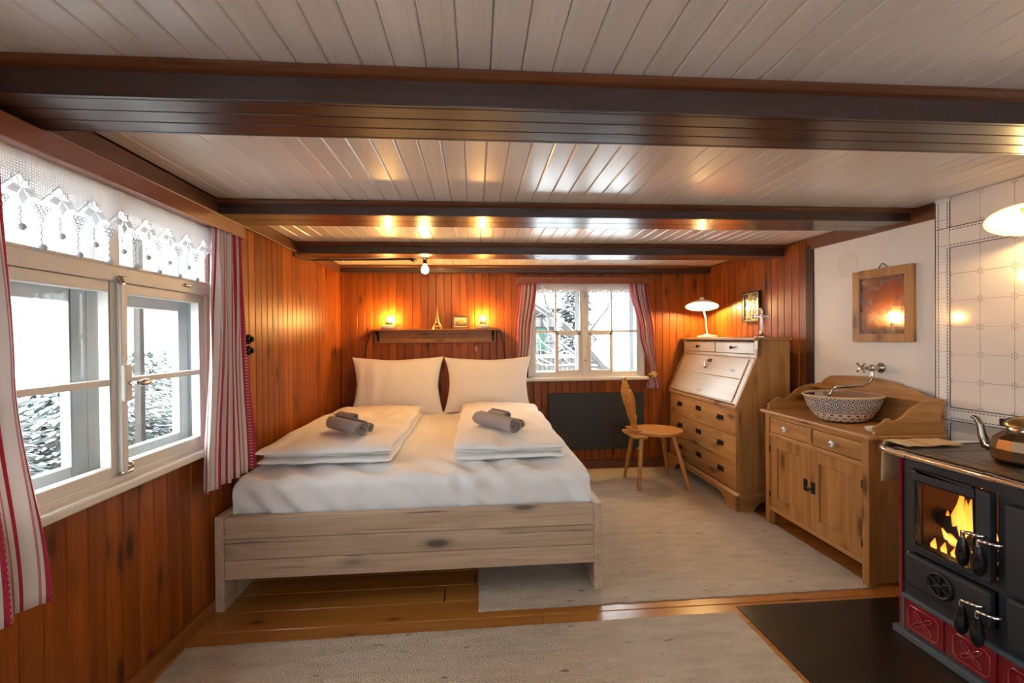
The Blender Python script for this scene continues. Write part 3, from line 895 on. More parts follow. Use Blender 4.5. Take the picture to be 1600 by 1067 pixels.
# back wall: local x = -world x
curtain('curtain', 'red and white striped curtain left of the back window, behind the pillow', [(1.785, -0.585, -0.41, 0.9), (1.3, -0.52, -0.375, 0.9), (0.95, -0.475, -0.375, 0.8), (0.74, -0.485, -0.40, 0.9)], 5, 0.018, (0, YB - 0.045, 0), PI, 0.42, G, 8)
c4 = curtain('curtain', 'red and white striped curtain right of the back window, tied together near its hem', [(1.785, -1.665, -1.485, 0.9), (1.3, -1.725, -1.585, 0.9), (0.92, -1.74, -1.68, 0.7), (0.765, -1.795, -1.625, 1.2)], 6, 0.018, (0, YB - 0.045, 0), PI, 0.42, G, 11)
m = MB()
m.tube([(-1.71 + 0.034 * math.cos(a), 0.026 * math.sin(a), 0.905 + 0.006 * math.sin(2 * a)) for a in [2 * PI * k / 20 for k in range(20)]], 0.009, 6, True)
for k in range(6):
    a = 2 * PI * k / 6
    m.ball((-1.71 + 0.022 * math.cos(a), 0.036, 0.905 + 0.022 * math.sin(a)), 0.011, 8, 6)
m.ball((-1.71, 0.04, 0.905), 0.011, 8, 6)
tag(m.build('curtain_tie', M['gold'], c4, smooth=60), 'golden flower shaped tie ring')

# ------------------------------------------------------------------ crochet valances
def valance(label, x0, x1, ztop, loc, rotz, n, scale=1.0):
    root = thing('lace_valance', label, 'valance', loc, rotz, 'white crochet valances')
    L = x1 - x0; p = L / n
    zb0 = ztop - 0.105 * scale
    # net band with zigzag lower edge
    vs = []; fs = []; uvs = []
    N = n * 8
    for i in range(N + 1):
        x = x0 + L * i / N
        s = (i % 8) / 8
        zig = abs(s - 0.5) * 2      # 0 at motif centre
        zl = ztop - (0.055 + 0.055 * zig) * scale
        wob = 0.003 * math.sin(i * 0.9)
        vs += [(x, wob, ztop), (x, wob, zl)]
    for i in range(N):
        q = (2 * i, 2 * i + 2, 2 * i + 3, 2 * i + 1)
        fs.append(q); uvs.append([(vs[k][0], vs[k][2]) for k in q])
    MB().add(vs, fs, uvs).build('net_band', M['net'], root)
    MB().tube([(x0, 0, ztop), (x1, 0, ztop)], 0.004, 6).build('top_hem', M['lace'], root)
    edge = []
    for i in range(N + 1):
        s = (i % 8) / 8; zig = abs(s - 0.5) * 2
        edge.append((x0 + L * i / N, 0.001, ztop - (0.055 + 0.055 * zig) * scale))
    MB().tube(edge, 0.0022, 5).build('zigzag_edge', M['lace'], root)
    # flower in each peak
    fm = MB(); petals = 7
    for k in range(petals):
        a = PI / 2 + (k - 3) * 2 * PI / 8.5
        c, s_ = math.cos(a), math.sin(a)
        ln = 0.034 * scale; wd = 0.010 * scale
        fm.tube([(c * 0.006, 0, s_ * 0.006), (c * ln * 0.6 - s_ * wd, 0.001, s_ * ln * 0.6 + c * wd), (c * ln, 0.001, s_ * ln), (c * ln * 0.6 + s_ * wd, 0.001, s_ * ln * 0.6 - c * wd)], 0.0016, 4, True)
    fl_me = fm.mesh(); fl_me.materials.append(M['lace'])
    lm = MB()
    for a in (R(200), R(270), R(340)):
        c, s_ = math.cos(a), math.sin(a); ln = 0.045 * scale; wd = 0.013 * scale
        lm.add([(0, 0.002, 0), (c * ln * 0.5 - s_ * wd, 0.005, s_ * ln * 0.5 + c * wd), (c * ln, 0.002, s_ * ln), (c * ln * 0.5 + s_ * wd, 0.005, s_ * ln * 0.5 - c * wd)],
               [(0, 1, 2), (0, 2, 3)])
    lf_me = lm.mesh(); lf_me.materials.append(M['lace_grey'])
    gm = MB()
    rows = [(4, 0), (3, 1), (2, 2), (1, 3)]
    for cnt, rr in rows:
        for k in range(cnt):
            cx = (k - (cnt - 1) / 2) * 0.0135 * scale; cz = -rr * 0.0115 * scale
            gm.tube([(cx + 0.0055 * scale * math.cos(a), 0, cz + 0.0055 * scale * math.sin(a)) for a in [2 * PI * q / 8 for q in range(8)]], 0.0017, 4, True)
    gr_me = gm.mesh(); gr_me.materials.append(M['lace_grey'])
    def pend(ln):
        m = MB(); pts = []
        for q in range(9): pts.append((0.0022 * math.sin(q * 2.4), 0.0022 * math.cos(q * 2.4), -ln * q / 8))
        m.tube(pts, 0.0021, 5)
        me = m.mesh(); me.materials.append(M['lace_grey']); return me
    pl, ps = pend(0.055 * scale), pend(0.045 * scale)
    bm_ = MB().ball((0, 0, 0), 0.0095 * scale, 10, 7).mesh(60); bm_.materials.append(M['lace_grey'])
    def put(nm, me, x, z, par=root):
        o = bpy.data.objects.new(nm, me); COL.objects.link(o); o.parent = par; o.location = (x, 0.003, z); return o
    for i in range(n):
        x = x0 + (i + 0.5) * p
        f = put('flower', fl_me, x, ztop - 0.092 * scale)
        put('leaves', lf_me, 0, 0, f)
        pd = put('pendant', ps, x, ztop - 0.138 * scale); put('pompom', bm_, 0, -0.052 * scale, pd)
        if i < n - 1:
            x += p / 2
            put('grape_cluster', gr_me, x, ztop - 0.125 * scale)
            pd = put('pendant', pl, x, ztop - 0.168 * scale); put('pompom', bm_, 0, -0.063 * scale, pd)
    return root
valance('white crochet valance with flowers and bobbles across the large left window', -2.215, -1.15, 1.788, (-1.222, 0, 0), R(-90), 9, 1.08)
valance('small white crochet valance across the top of the back window', -1.52, -0.56, 1.785, (0, YB - 0.018, 0), PI, 9, 0.8)

# ------------------------------------------------------------------ bed
bed = thing('bed_frame', 'wide pale rough spruce bed frame with plank footboard', 'bed', (0, 0, 0))
YF0 = 2.22
for k, (z0, z1) in enumerate(((0.146, 0.236), (0.238, 0.335), (0.337, 0.437))):
    box(-1.186, 0.577, YF0 + 0.006, YF0 + 0.046, z0, z1).build('footboard_plank', M['bed'], bed, 0.003)
for sx, x0, x1 in ((0, -1.227, -1.187), (1, 0.577, 0.616)):
    box(x0, x1, YF0, 4.30, 0.146, 0.445).build('side_rail', M['bed_y'], bed, 0.003)
    for k in range(3):
        box(x0, x1, YF0 + k * 0.13, YF0 + (k + 1) * 0.13 - 0.002, 0.0115 * sx, 0.1465).build('foot_panel_plank', M['bed_y'], bed, 0.003)
    box(x0, x1, 4.0, 4.30, 0.0115 * sx, 0.146).build('rear_foot', M['bed_y'], bed, 0.003)
box(-1.187, 0.577, 4.265, 4.30, 0.146, 0.50).build('headboard', M['bed'], bed, 0.003)
box(-1.187, 0.577, YF0 + 0.05, 4.26, 0.26, 0.285).build('slat_base', M['bed'], bed)

def fold(s, W, r):
    # parametrise a sheet over an edge: returns coordinate, drop
    if s < 0:
        d = -s; q = PI * r / 2
        if d < q: a = d / r; return -r * math.sin(a) + 0, r * (1 - math.cos(a))
        return -r, r + (d - q)
    if s > W:
        c, dr = fold(W - s, W, r)
        return W - c, dr
    return s, 0.0
def mattress():
    x0, x1, y0, y1, zt = -1.15, 0.540, 2.348, 4.225, 0.60
    r = 0.035; drop = 0.31
    W, L = x1 - x0, y1 - y0
    NX, NY = 110, 120
    vs = []; fs = []
    for j in range(NY + 1):
        t = -drop + (L + 2 * drop) * j / NY
        for i in range(NX + 1):
            s = -drop + (W + 2 * drop) * i / NX
            cx, dx = fold(s, W, r); cy, dy = fold(t, L, r)
            z = zt - max(dx, dy)
            x = x0 + cx; y = y0 + cy
            n = noise.noise(Vector((x * 2.2, y * 2.2, 0)))
            if dy > 0 and t < 0:
                # gathered wrinkles on the foot side
                wv = math.sin((x * 42 + (z - 0.5) * 34) + 3 * noise.noise(Vector((x * 3, z * 5, 1)))) * 0.5 + 0.5
                y -= 0.040 * wv * max(0.0, noise.noise(Vector((x * 2.5, 0.3, 4))) + 0.55) * min(1, dy / 0.04)
                y -= 0.008 * noise.noise(Vector((x * 6, z * 6, 2)))
            if dx > 0: x += (1 if s > W else -1) * 0.006 * noise.noise(Vector((y * 6, z * 5, 3)))
            if dx == 0 and dy == 0:
                edge = min(1.0, t / 0.5)
                wr = math.sin((x * 26 + y * 13) + 5 * noise.noise(Vector((x * 1.7, y * 1.7, 8))))
                z += 0.014 * n + 0.007 * wr * (1.2 - edge) + 0.003 * wr
                z -= 0.02 * max(0, 0.35 - t) / 0.35 * 0.6
            elif t < 0: z -= 0.012
            vs.append((x, y, z))
    for j in range(NY):
        for i in range(NX):
            fs.append((j * (NX + 1) + i, j * (NX + 1) + i + 1, (j + 1) * (NX + 1) + i + 1, (j + 1) * (NX + 1) + i))
    root = thing('mattress', 'thick mattress under a taut wrinkled white sheet on the bed frame', 'mattress', (0, 0, 0))
    MB().add(vs, fs).build('fitted_sheet', M['sheet'], root, smooth=70)
    box(x0 - 0.015, x1 + 0.015, y0 - 0.015, y1 + 0.015, 0.286, 0.55).build('core', M['sheet'], root, 0.03)
mattress()

def puffy(w, l, T, n=5.0, amp=0.006, seed=0, ears=0.0, N=36, low=1.0, freq=5.0, wr=0.0, rag=0.0, ex=0.5):
    vs = []; fs = []
    def pt(u, v, side):
        e = max(0.0, 1 - abs(u) ** n) ** ex * max(0.0, 1 - abs(v) ** n) ** ex
        cor = (abs(u) * abs(v)) ** 3
        k = 1 + ears * cor - ears * 0.5 * (abs(u) ** 4 * (1 - abs(v)) + abs(v) ** 4 * (1 - abs(u)))
        x = u * w / 2 * k; y = v * l / 2 * k
        h = noise.noise(Vector((x * freq + seed * 7.7, y * freq, seed)))
        h2 = noise.noise(Vector((x * freq * 3 + seed, y * freq * 1.2, seed + 5)))
        z = side * T / 2 * e * (low if side < 0 else 1.0) + (amp * h + wr * h2) * min(1, e * 2)
        r1 = noise.noise(Vector((x * 2.6 + seed, y * 2.6, 9.0))); r2 = noise.noise(Vector((x * 2.6, y * 2.6 + seed, 17.0)))
        return (x + 0.004 * h2 + rag * r1, y + 0.006 * h + rag * r2, z)
    def sp(t): return math.copysign(1 - (1 - abs(t)) ** 2.2, t)
    for side in (1, -1):
        for j in range(N + 1):
            v = sp(2 * j / N - 1)
            for i in range(N + 1):
                u = sp(2 * i / N - 1)
                vs.append(pt(u, v, side))
    K = (N + 1) ** 2
    for side in (0, 1):
        for j in range(N):
            for i in range(N):
                q = (side * K + j * (N + 1) + i, side * K + j * (N + 1) + i + 1, side * K + (j + 1) * (N + 1) + i + 1, side * K + (j + 1) * (N + 1) + i)
                fs.append(q if side == 0 else q[::-1])
    return MB().add(vs, fs)

def duvet(label, x0, x1, y0, y1, seed):
    root = thing('folded_duvet', label, 'duvet', ((x0 + x1) / 2, (y0 + y1) / 2, 0.60), 0, 'folded white duvets on the bed')
    w, l = x1 - x0, y1 - y0
    puffy(w * 0.985, l - 0.01, 0.046, 8, 0.004, seed, 0, 50, 0.9, 7, 0.004, 0.018, 0.28).build('lower_layer', M['sheet'], root, smooth=80, loc=(0, 0.0, 0.024))
    puffy(w * 0.96, l - 0.045, 0.036, 8, 0.004, seed + 3, 0, 50, 0.9, 7, 0.004, 0.022, 0.28).build('middle_layer', M['sheet'], root, smooth=80, loc=(0.004, 0.018, 0.050))
    puffy(w, l + 0.025, 0.080, 5, 0.016, seed + 5, 0, 110, 0.75, 3.4, 0.013, 0.026, 0.33).build('top_layer', M['sheet'], root, smooth=80, loc=(0, 0.0, 0.078))
    return root
duvet('folded white duvet on the left half of the bed, beside the plank wall', -1.155, -0.46, 2.47, 3.99, 1)
duvet('folded white duvet on the right half of the bed, towards the back window', -0.125, 0.49, 2.46, 4.0, 2)

def pillow(label, x, w, h, tilt, seed, rz=0):
    o = puffy(w, h, 0.18, 2.4, 0.014, seed, 0.09, 60, 1.0, 4.2, 0.009).build('pillow', M['sheet'], None, smooth=80)
    tag(o, label, 'pillow', 'white pillows against the back wall')
    o.rotation_euler = (R(tilt), 0, R(rz)); o.location = (x, 4.195, 0.845)
    return o
pillow('white pillow leaning on the back wall at the left of the bed', -0.712, 0.76, 0.50, 76, 4, 2)
pillow('white pillow leaning on the back wall beside the back window', 0.105, 0.74, 0.48, 77, 6, -2)

def towel(label, a, b, r, seed, group):
    A, B = Vector(a), Vector(b)
    L = (B - A).length
    turns = 4.2 if r > 0.035 else 3.2
    n = int(turns * 22)
    m = MB(); vs = []; fs = []
    pitch = r * 0.86 / turns
    rnd = random.Random(seed)
    for i in range(n + 1):
        th = i / n * turns * 2 * PI
        ro = r * 0.12 + (r - r * 0.12) * i / n
        ri = ro - pitch * 0.62
        wob = 1 + 0.05 * math.sin(th * 1.7 + seed)
        e = 0.006 * math.sin(th * 2.3 + seed) + 0.010 * (1 - i / n)
        for rr in (ro * wob, max(ri * wob, 0.001)):
            for xx in (0 + e, L * 0.5, L - e):
                fat = 1.0 if xx != L * 0.5 else 1.03
                vs.append((rr * fat * math.cos(th), rr * fat * math.sin(th), xx))
    for i in range(n):
        p, q = i * 6, (i + 1) * 6
        fs += [(p, p + 1, q + 1, q), (p + 1, p + 2, q + 2, q + 1), (p + 3, q + 3, q + 4, p + 4), (p + 4, q + 4, q + 5, p + 5), (p, q, q + 3, p + 3), (p + 2, p + 5, q + 5, q + 2)]
    fs += [(n * 6, n * 6 + 1, n * 6 + 4, n * 6 + 3), (n * 6 + 1, n * 6 + 2, n * 6 + 5, n * 6 + 4)]
    o = m.add(vs, fs).build('rolled_towel', M['towel'], None, smooth=60)
    d = (B - A).normalized()
    q = d.to_track_quat('Z', 'Y')
    o.rotation_mode = 'QUATERNION'; o.rotation_quaternion = q; o.location = A
    return tag(o, label, 'towel', group)
GT = 'rolled taupe towels on the duvets'
zt = 0.724
towel('large rolled taupe towel at the front of the trio on the left duvet', (-0.885, 2.86, zt + 0.045), (-0.64, 2.60, zt + 0.045), 0.046, 1, GT)
towel('small rolled taupe towel lying on top of the left trio', (-0.865, 2.93, zt + 0.070), (-0.735, 2.82, zt + 0.070), 0.028, 2, GT)
towel('small rolled taupe towel tucked behind the large one on the left duvet', (-0.80, 2.90, zt + 0.026), (-0.625, 2.73, zt + 0.026), 0.028, 3, GT)
towel('large rolled taupe towel at the front of the trio on the right duvet', (0.005, 2.90, zt + 0.045), (0.215, 2.58, zt + 0.045), 0.046, 4, GT)
towel('small rolled taupe towel lying on top of the right trio', (0.085, 2.93, zt + 0.070), (0.185, 2.78, zt + 0.070), 0.028, 5, GT)
towel('small rolled taupe towel tucked behind the large one on the right duvet', (0.13, 2.93, zt + 0.026), (0.265, 2.72, zt + 0.026), 0.028, 6, GT)

# ------------------------------------------------------------------ shelf and things on it
sh = thing('wall_shelf', 'narrow wooden wall shelf with lettered back board above the pillows', 'shelf', (-0.375, YB, 1.36))
MB().box(-0.59, 0.59, -0.145, 0, -0.012, 0.0).build('shelf_board', M['mould'], sh, 0.002)
bpy.data.objects[sh.children[0].name].data.materials[0] = wood('shelf_wood', (0.30, 0.12, 0.035), (0.40, 0.17, 0.05), (0.1, 0.03, 0.01), 0, 0.45, 0.1, knots=0.09)
SHW = sh.children[0].data.materials[0]
MB().box(-0.565, 0.565, -0.016, 0, -0.115, -0.012).build('back_board', SHW, sh, 0.002)
MB().box(-0.565, 0.565, -0.024, 0, -0.127, -0.113).build('lower_strip', SHW, sh, 0.003)
for sx in (-0.535, 0.535):
    MB().prism([(-0.016, -0.012), (-0.11, -0.012), (-0.095, -0.03), (-0.04, -0.06), (-0.03, -0.105), (-0.016, -0.112)], 0, sx - 0.011, sx + 0.011).build('bracket', M['iron'], sh)
# handwritten dark lettering burnt into the board (too faint to read)
rnd = random.Random(4)
for row, (a, b_) in enumerate(((-0.20, 0.28), (-0.23, 0.26))):
    x = a
    while x < b_:
        wl_ = rnd.uniform(0.05, 0.12); pts = []
        N = int(wl_ / 0.004)
        for k in range(N):
            pts.append((x + k * 0.004 + 0.002 * math.sin(k * 1.9), -0.0168, -0.045 - row * 0.035 + 0.0085 * math.sin(k * 1.57 + rnd.uniform(-.5, .5)) * (1.6 if k < 2 else 1)))
        if len(pts) > 2: MB().tube(pts, 0.0013, 4).build('lettering', M['iron'], sh)
        x += wl_ + 0.025

def oil_lamp(label, x):
    r = thing('table_lamp', label, 'lamp', (x, YB - 0.075, 1.36), 0, 'small oil-lamp style lights on the wall shelf')
    MB().lathe([(0.0, 0), (0.055, 0), (0.066, 0.008), (0.068, 0.02), (0.060, 0.032), (0.04, 0.044), (0.03, 0.05), (0.0, 0.05)], 28).build('ceramic_base', M['ceramic'], r, smooth=50)
    MB().lathe([(0.026, 0.048), (0.030, 0.052), (0.030, 0.066), (0.024, 0.07), (0.0, 0.07)], 20).build('collar', M['brass'], r, smooth=40)
    MB().lathe([(0.0, 0.07), (0.009, 0.072), (0.014, 0.088), (0.012, 0.104), (0.005, 0.118), (0.0, 0.122)], 14).build('bulb', M['bulb2'], r, smooth=60)
    g = MB().lathe([(0.022, 0.066), (0.030, 0.085), (0.030, 0.11), (0.020, 0.145), (0.016, 0.17), (0.017, 0.22), (0.021, 0.235)], 20, cap=False).build('glass_chimney', M['clear'], r, smooth=60)
    return r
l1 = oil_lamp('lit oil-lamp style light at the left end of the wall shelf', -0.80)
l2 = oil_lamp('lit oil-lamp style light at the right end of the wall shelf', 0.068)
MB().tube([(0.06, -0.01, 0.03), (0.085, 0.0, 0.05), (0.10, 0.02, 0.03), (0.095, 0.035, 0.006), (0.0, 0.04, 0.006), (-0.13, 0.04, 0.006), (-0.175, 0.05, 0.0), (-0.21, 0.062, -0.10), (-0.228, 0.062, -0.20), (-0.232, 0.062, -0.33)], 0.0035, 6).build('cord', M['cord'], l1, smooth=60)
MB().tube([(0.06, 0.01, 0.012), (0.10, 0.02, 0.006), (0.145, 0.04, 0.004), (0.165, 0.06, -0.03), (0.185, 0.064, -0.10), (0.198, 0.064, -0.22), (0.203, 0.064, -0.36)], 0.0035, 6).build('cord', M['cord'], l2, smooth=60)

tf = thing('tower_figurine', 'small golden lattice tower figurine in the middle of the wall shelf', 'figurine', (-0.36, YB - 0.075, 1.36))
m = MB()
for sx in (-1, 1):
    for sy in (-1, 1):
        m.tube([(sx * 0.042, sy * 0.042, 0), (sx * 0.024, sy * 0.024, 0.03), (sx * 0.013, sy * 0.013, 0.06), (sx * 0.007, sy * 0.007, 0.11), (sx * 0.003, sy * 0.003, 0.18), (0, 0, 0.205)], [0.009, 0.008, 0.006, 0.004, 0.003, 0.002], 6)
m.build('lattice_leg', M['gold'], tf, smooth=40)
for zz, ww in ((0.03, 0.033), (0.062, 0.019), (0.165, 0.006)): MB().box(-ww, ww, -ww, ww, zz - 0.004, zz + 0.004).build('platform', M['gold'], tf, 0.002)
m = MB()
for k in range(7):
    z = 0.07 + k * 0.014; a = 0.013 - k * 0.0013
    m.box(-a, a, -a, a, z - 0.0015, z + 0.0015)
m.build('lattice_band', M['gold'], tf)
MB().tube([(0, 0, 0.2), (0, 0, 0.225)], 0.0015, 5).build('spire', M['gold'], tf)
for ang in (0, PI / 2):
    MB().tube([(math.cos(ang) * 0.03 * math.cos(b) , math.sin(ang) * 0.03 * math.cos(b), 0.0 + 0.026 * math.sin(b)) for b in [PI * k / 8 for k in range(9)]], 0.004, 5).build('arch', M['gold'], tf)

pf = thing('picture_frame', 'small framed landscape standing on the wall shelf', 'picture', (-0.14, YB - 0.05, 1.36))
pf.rotation_euler = (R(-8), 0, 0)
m = MB(); a, b_, h = 0.08, 0.062, 0.125
m.box(-a, a, -0.008, 0.008, 0, 0.018); m.box(-a, a, -0.008, 0.008, h - 0.018, h); m.box(-a, -b_, -0.008, 0.008, 0.018, h - 0.018); m.box(b_, a, -0.008, 0.008, 0.018, h - 0.018)
m.build('frame', M['mould'], pf, 0.002)
MB().box(-b_, b_, -0.003, 0.004, 0.018, h - 0.018).build('mat', M['ceramic'], pf)
MB().box(-0.055, 0.055, -0.0045, -0.003, -0.036, 0.036).build('print', M['photo'], pf, loc=(0, 0, 0.0625))

pk = MB().ball((0, 0, 0), 0.028, 16, 10, (0.55, 0.22, 1.0)).build('wall_ornament', M['pink'], None, smooth=60, loc=(0.0, YB - 0.006, 1.171))
tag(pk, 'tiny pink oval ornament on the plank wall below the shelf', 'ornament')

# bare bulb under the third beam, with its cable
bl = thing('ceiling_bulb', 'bare lit bulb under the third ceiling beam with black cable', 'lamp', (-0.375, 3.44, 1.872))
MB().lathe([(0.022, 0.0), (0.022, -0.006), (0.014, -0.012), (0.014, -0.04), (0.017, -0.046), (0.0, -0.046)], 18).build('socket', M['iron'], bl, smooth=40)
MB().lathe([(0.010, -0.045), (0.013, -0.055), (0.024, -0.072), (0.027, -0.088), (0.023, -0.104), (0.012, -0.114), (0.0, -0.117)], 18, cap=False).build('bulb', M['bulb'], bl, smooth=60)
MB().lathe([(0.0, 0), (0.022, 0), (0.022, -0.02), (0.012, -0.028), (0.0, -0.028)], 16, c=(-0.085, 0.02, 0)).build('junction_box', M['iron'], bl, smooth=40)
MB().tube([(-0.09, 0.02, -0.006), (-0.4, 0.045, -0.006), (-0.78, 0.05, -0.008), (-0.83, 0.0, -0.02), (-0.862, -0.06, -0.02), (-0.866, -0.2, -0.02), (-0.866, -0.205, 0.05)], 0.006, 6).build('cable', M['cord'], bl, smooth=60)

# light switches on the left wall
for zz, lb in ((1.277, 'upper of two round black switches on the left plank wall beside the curtain'), (1.214, 'lower of two round black switches on the left plank wall beside the curtain')):
    s = thing('light_switch', lb, 'switch', (XL, 2.60, zz), R(90), 'black rotary switches on the left wall')
    T = Matrix.Rotation(R(90), 4, 'X')
    MB().lathe([(0.0, 0), (0.026, 0), (0.026, 0.012), (0.02, 0.02), (0.0, 0.022)], 20, mat=T).build('housing', M['black_gloss'], s, smooth=40)
    MB().box(-0.004, 0.004, -0.036, -0.02, -0.013, 0.013).build('rotary_key', M['black_gloss'], s, 0.002)

# ------------------------------------------------------------------ black heating panel
hp = thing('heating_panel', 'flat matt black heating panel under the back window', 'heater', (1.15, YB - 0.045, 0.17))
MB().box(-0.465, 0.465, -0.012, 0.012, 0.02, 0.565).build('panel', M['black'], hp, 0.004)
for sx in (-0.3, 0.3): MB().box(sx - 0.02, sx + 0.02, 0.010, 0.040, 0.1, 0.5).build('bracket', M['black'], hp)
MB().box(0.40, 0.44, -0.014, -0.010, 0.012, 0.03).build('control', M['porcelain'], hp)

# ------------------------------------------------------------------ chair
ch = thing('carved_chair', 'golden wooden farmhouse chair with carved back board, between heater and desk', 'chair', (1.52, 3.795, 0.0115))
seat_z = 0.452
poly = []
for k in range(28):
    a = 2 * PI * k / 28
    x = 0.235 * math.cos(a); y = 0.215 * math.sin(a)
    if x < -0.04: y *= 1 - 0.38 * ((-x - 0.04) / 0.195) ** 1.4 if -x < 0.235 else 0.62
    poly.append((x, y))
MB().prism(poly, 2, seat_z - 0.014, seat_z + 0.014).build('seat', M['chair'], ch, 0.006)
MB().box(-0.24, -0.115, -0.155, 0.155, seat_z - 0.035, seat_z - 0.010).build('seat_batten', M['chair'], ch, 0.008)
for (bx, by), (tx, ty) in (((-0.205, -0.176), (-0.15, -0.10)), ((-0.20, 0.20), (-0.15, 0.10)), ((0.198, -0.234), (0.11, -0.11)), ((0.21, 0.212), (0.11, 0.11))):
    MB().tube([(bx, by, 0), (bx + (tx - bx) * 0.5, by + (ty - by) * 0.5, seat_z * 0.5), (tx, ty, seat_z - 0.01)], [0.014, 0.020, 0.022], 8).build('leg', M['chair'], ch, smooth=50)
# carved back board, outline in the y-z plane, tilted backwards
half = [(0.045, 0.0), (0.075, 0.03), (0.058, 0.055), (0.072, 0.085), (0.098, 0.12), (0.090, 0.15), (0.105, 0.18), (0.135, 0.24), (0.142, 0.30), (0.118, 0.345), (0.085, 0.365), (0.072, 0.39), (0.05, 0.395), (0.045, 0.425), (0.026, 0.43), (0.024, 0.455), (0.0, 0.462)]
out = half + [(-a, b_) for a, b_ in half[-2::-1]]
hole = [(0.030 * math.cos(2 * PI * k / 12), 0.275 + 0.026 * math.sin(2 * PI * k / 12)) for k in range(12)]
bmx = bmesh.new()
ov = [bmx.verts.new((0, a, b_)) for a, b_ in out]; hv = [bmx.verts.new((0, a, b_)) for a, b_ in hole]
oe = [bmx.edges.new((ov[k], ov[(k + 1) % len(ov)])) for k in range(len(ov))]
he = [bmx.edges.new((hv[k], hv[(k + 1) % len(hv)])) for k in range(len(hv))]
bmesh.ops.triangle_fill(bmx, use_beauty=True, edges=oe + he)
g = bmesh.ops.extrude_face_region(bmx, geom=list(bmx.faces))
bmesh.ops.translate(bmx, verts=[e for e in g['geom'] if isinstance(e, bmesh.types.BMVert)], vec=(0.024, 0, 0))
bmesh.ops.recalc_face_normals(bmx, faces=bmx.faces)
me = bpy.data.meshes.new('back'); bmx.to_mesh(me); bmx.free()
bk = mesh_obj('backrest', me, M['chair'], ch, 0.003, (-0.185, 0, seat_z + 0.012), (0, R(-12), 0))
MB().box(-0.225, -0.15, -0.10, 0.10, seat_z + 0.012, seat_z + 0.03).build('back_foot', M['chair'], ch, 0.006)

# ------------------------------------------------------------------ secretary desk (local x: 0 front -> back, local y along front)
dk = thing('secretary_desk', 'pale pine secretary desk with slanted writing flap and three long drawers', 'desk', (1.86, 3.13, 0.0115), R(-0.5))
DW, DD = 1.19, 0.405
sd_poly = [(0.012, 0.12), (DD, 0.12), (DD, 1.225), (0.165, 1.225), (0.155, 1.10), (0.0, 0.755), (0.0, 0.735), (0.012, 0.73)]
for nm, y0, y1 in (('side_panel', 0.0, 0.024), ('side_panel', DW - 0.024, DW)):
    MB().prism([(p[0], p[1]) for p in sd_poly], 1, y0, y1).build(nm, M['pine_v'], dk, 0.002)
box(DD - 0.015, DD, 0.02, DW - 0.02, 0.12, 1.225).build('back_panel', M['pine_v'], dk)
box(0.03, DD - 0.01, 0.02, DW - 0.02, 0.12, 0.72).build('carcass', M['pine_h'], dk)
MB().prism([(0.19, 0.74), (DD - 0.01, 0.74), (DD - 0.01, 1.215), (0.19, 1.215)], 1, 0.02, DW - 0.02).build('inner_box', M['pine_h'], dk)
box(0.0, 0.20, 0.02, DW - 0.02, 0.722, 0.750).build('writing_ledge', M['pine_h'], dk, 0.004)
box(0.012, 0.04, 0.0, 0.03, 0.12, 0.735).build('corner_post', M['pine_v'], dk, 0.004)
box(0.012, 0.04, DW - 0.03, DW, 0.12, 0.735).build('corner_post', M['pine_v'], dk, 0.004)
MB().box(0.125, DD + 0.005, -0.022, DW + 0.015, 1.225, 1.247).build('desk_top', M['pine_h'], dk, 0.006)
def iron_pull(par, y, z, bail=True):
    p = MB().box(0.0065, 0.0115, y - 0.042, y + 0.042, z - 0.019, z + 0.019).build('pull_plate', M['iron'], par, 0.002)
    if bail:
        MB().tube([(0.008, y - 0.03, z + 0.004), (-0.010, y - 0.027, z - 0.012), (-0.012, y, z - 0.020), (-0.010, y + 0.027, z - 0.012), (0.008, y + 0.03, z + 0.004)], 0.0035, 6).build('bail', M['iron'], p, smooth=60)
for k, (z0, z1) in enumerate(((0.135, 0.322), (0.332, 0.522), (0.532, 0.716))):
    d = MB().box(0.012, 0.034, 0.034, DW - 0.034, z0, z1).build('drawer', M['pine_h'], dk, 0.003)
    for yy in (0.24, DW - 0.24): iron_pull(d, yy, (z0 + z1) / 2 + 0.012)
    iron_pull(d, DW / 2, (z0 + z1) / 2 + 0.025, False)
for z in (0.327, 0.527): box(0.020, 0.036, 0.03, DW - 0.03, z - 0.006, z + 0.006).build('drawer_rail', M['pine_h'], dk)
# slanted flap, pale
fx0, fz0, fx1, fz1 = 0.012, 0.760, 0.160, 1.095
nx, nz = -(fz1 - fz0), (fx1 - fx0)
ln = math.hypot(nx, nz); nx /= ln; nz /= ln
def slab(y0, y1, t0, t1, d0, d1):
    ax, az = fx0 + (fx1 - fx0) * t0, fz0 + (fz1 - fz0) * t0
    bx, bz = fx0 + (fx1 - fx0) * t1, fz0 + (fz1 - fz0) * t1
    return MB().prism([(ax + nx * d0, az + nz * d0), (bx + nx * d0, bz + nz * d0), (bx + nx * d1, bz + nz * d1), (ax + nx * d1, az + nz * d1)], 1, y0, y1)
flp = slab(0.026, DW - 0.026, 0.0, 1.0, -0.03, 0.0).build('writing_flap', M['pale_h'], dk, 0.002)
slab(0.085, DW - 0.075, 0.02, 0.52, 0.0, 0.008).build('flap_board', M['pale_h'], flp, 0.006)
slab(0.085, DW - 0.075, 0.525, 0.97, 0.0, 0.008).build('flap_board', M['pale_h'], flp, 0.006)
cy_ = DW / 2 + 0.03; tx = 0.86
lx, lz = fx0 + (fx1 - fx0) * tx + nx * 0.012, fz0 + (fz1 - fz0) * tx + nz * 0.012
slab(cy_ - 0.03, cy_ + 0.03, 0.82, 0.90, 0.006, 0.012).build('lock_plate', M['iron'], flp, 0.002)
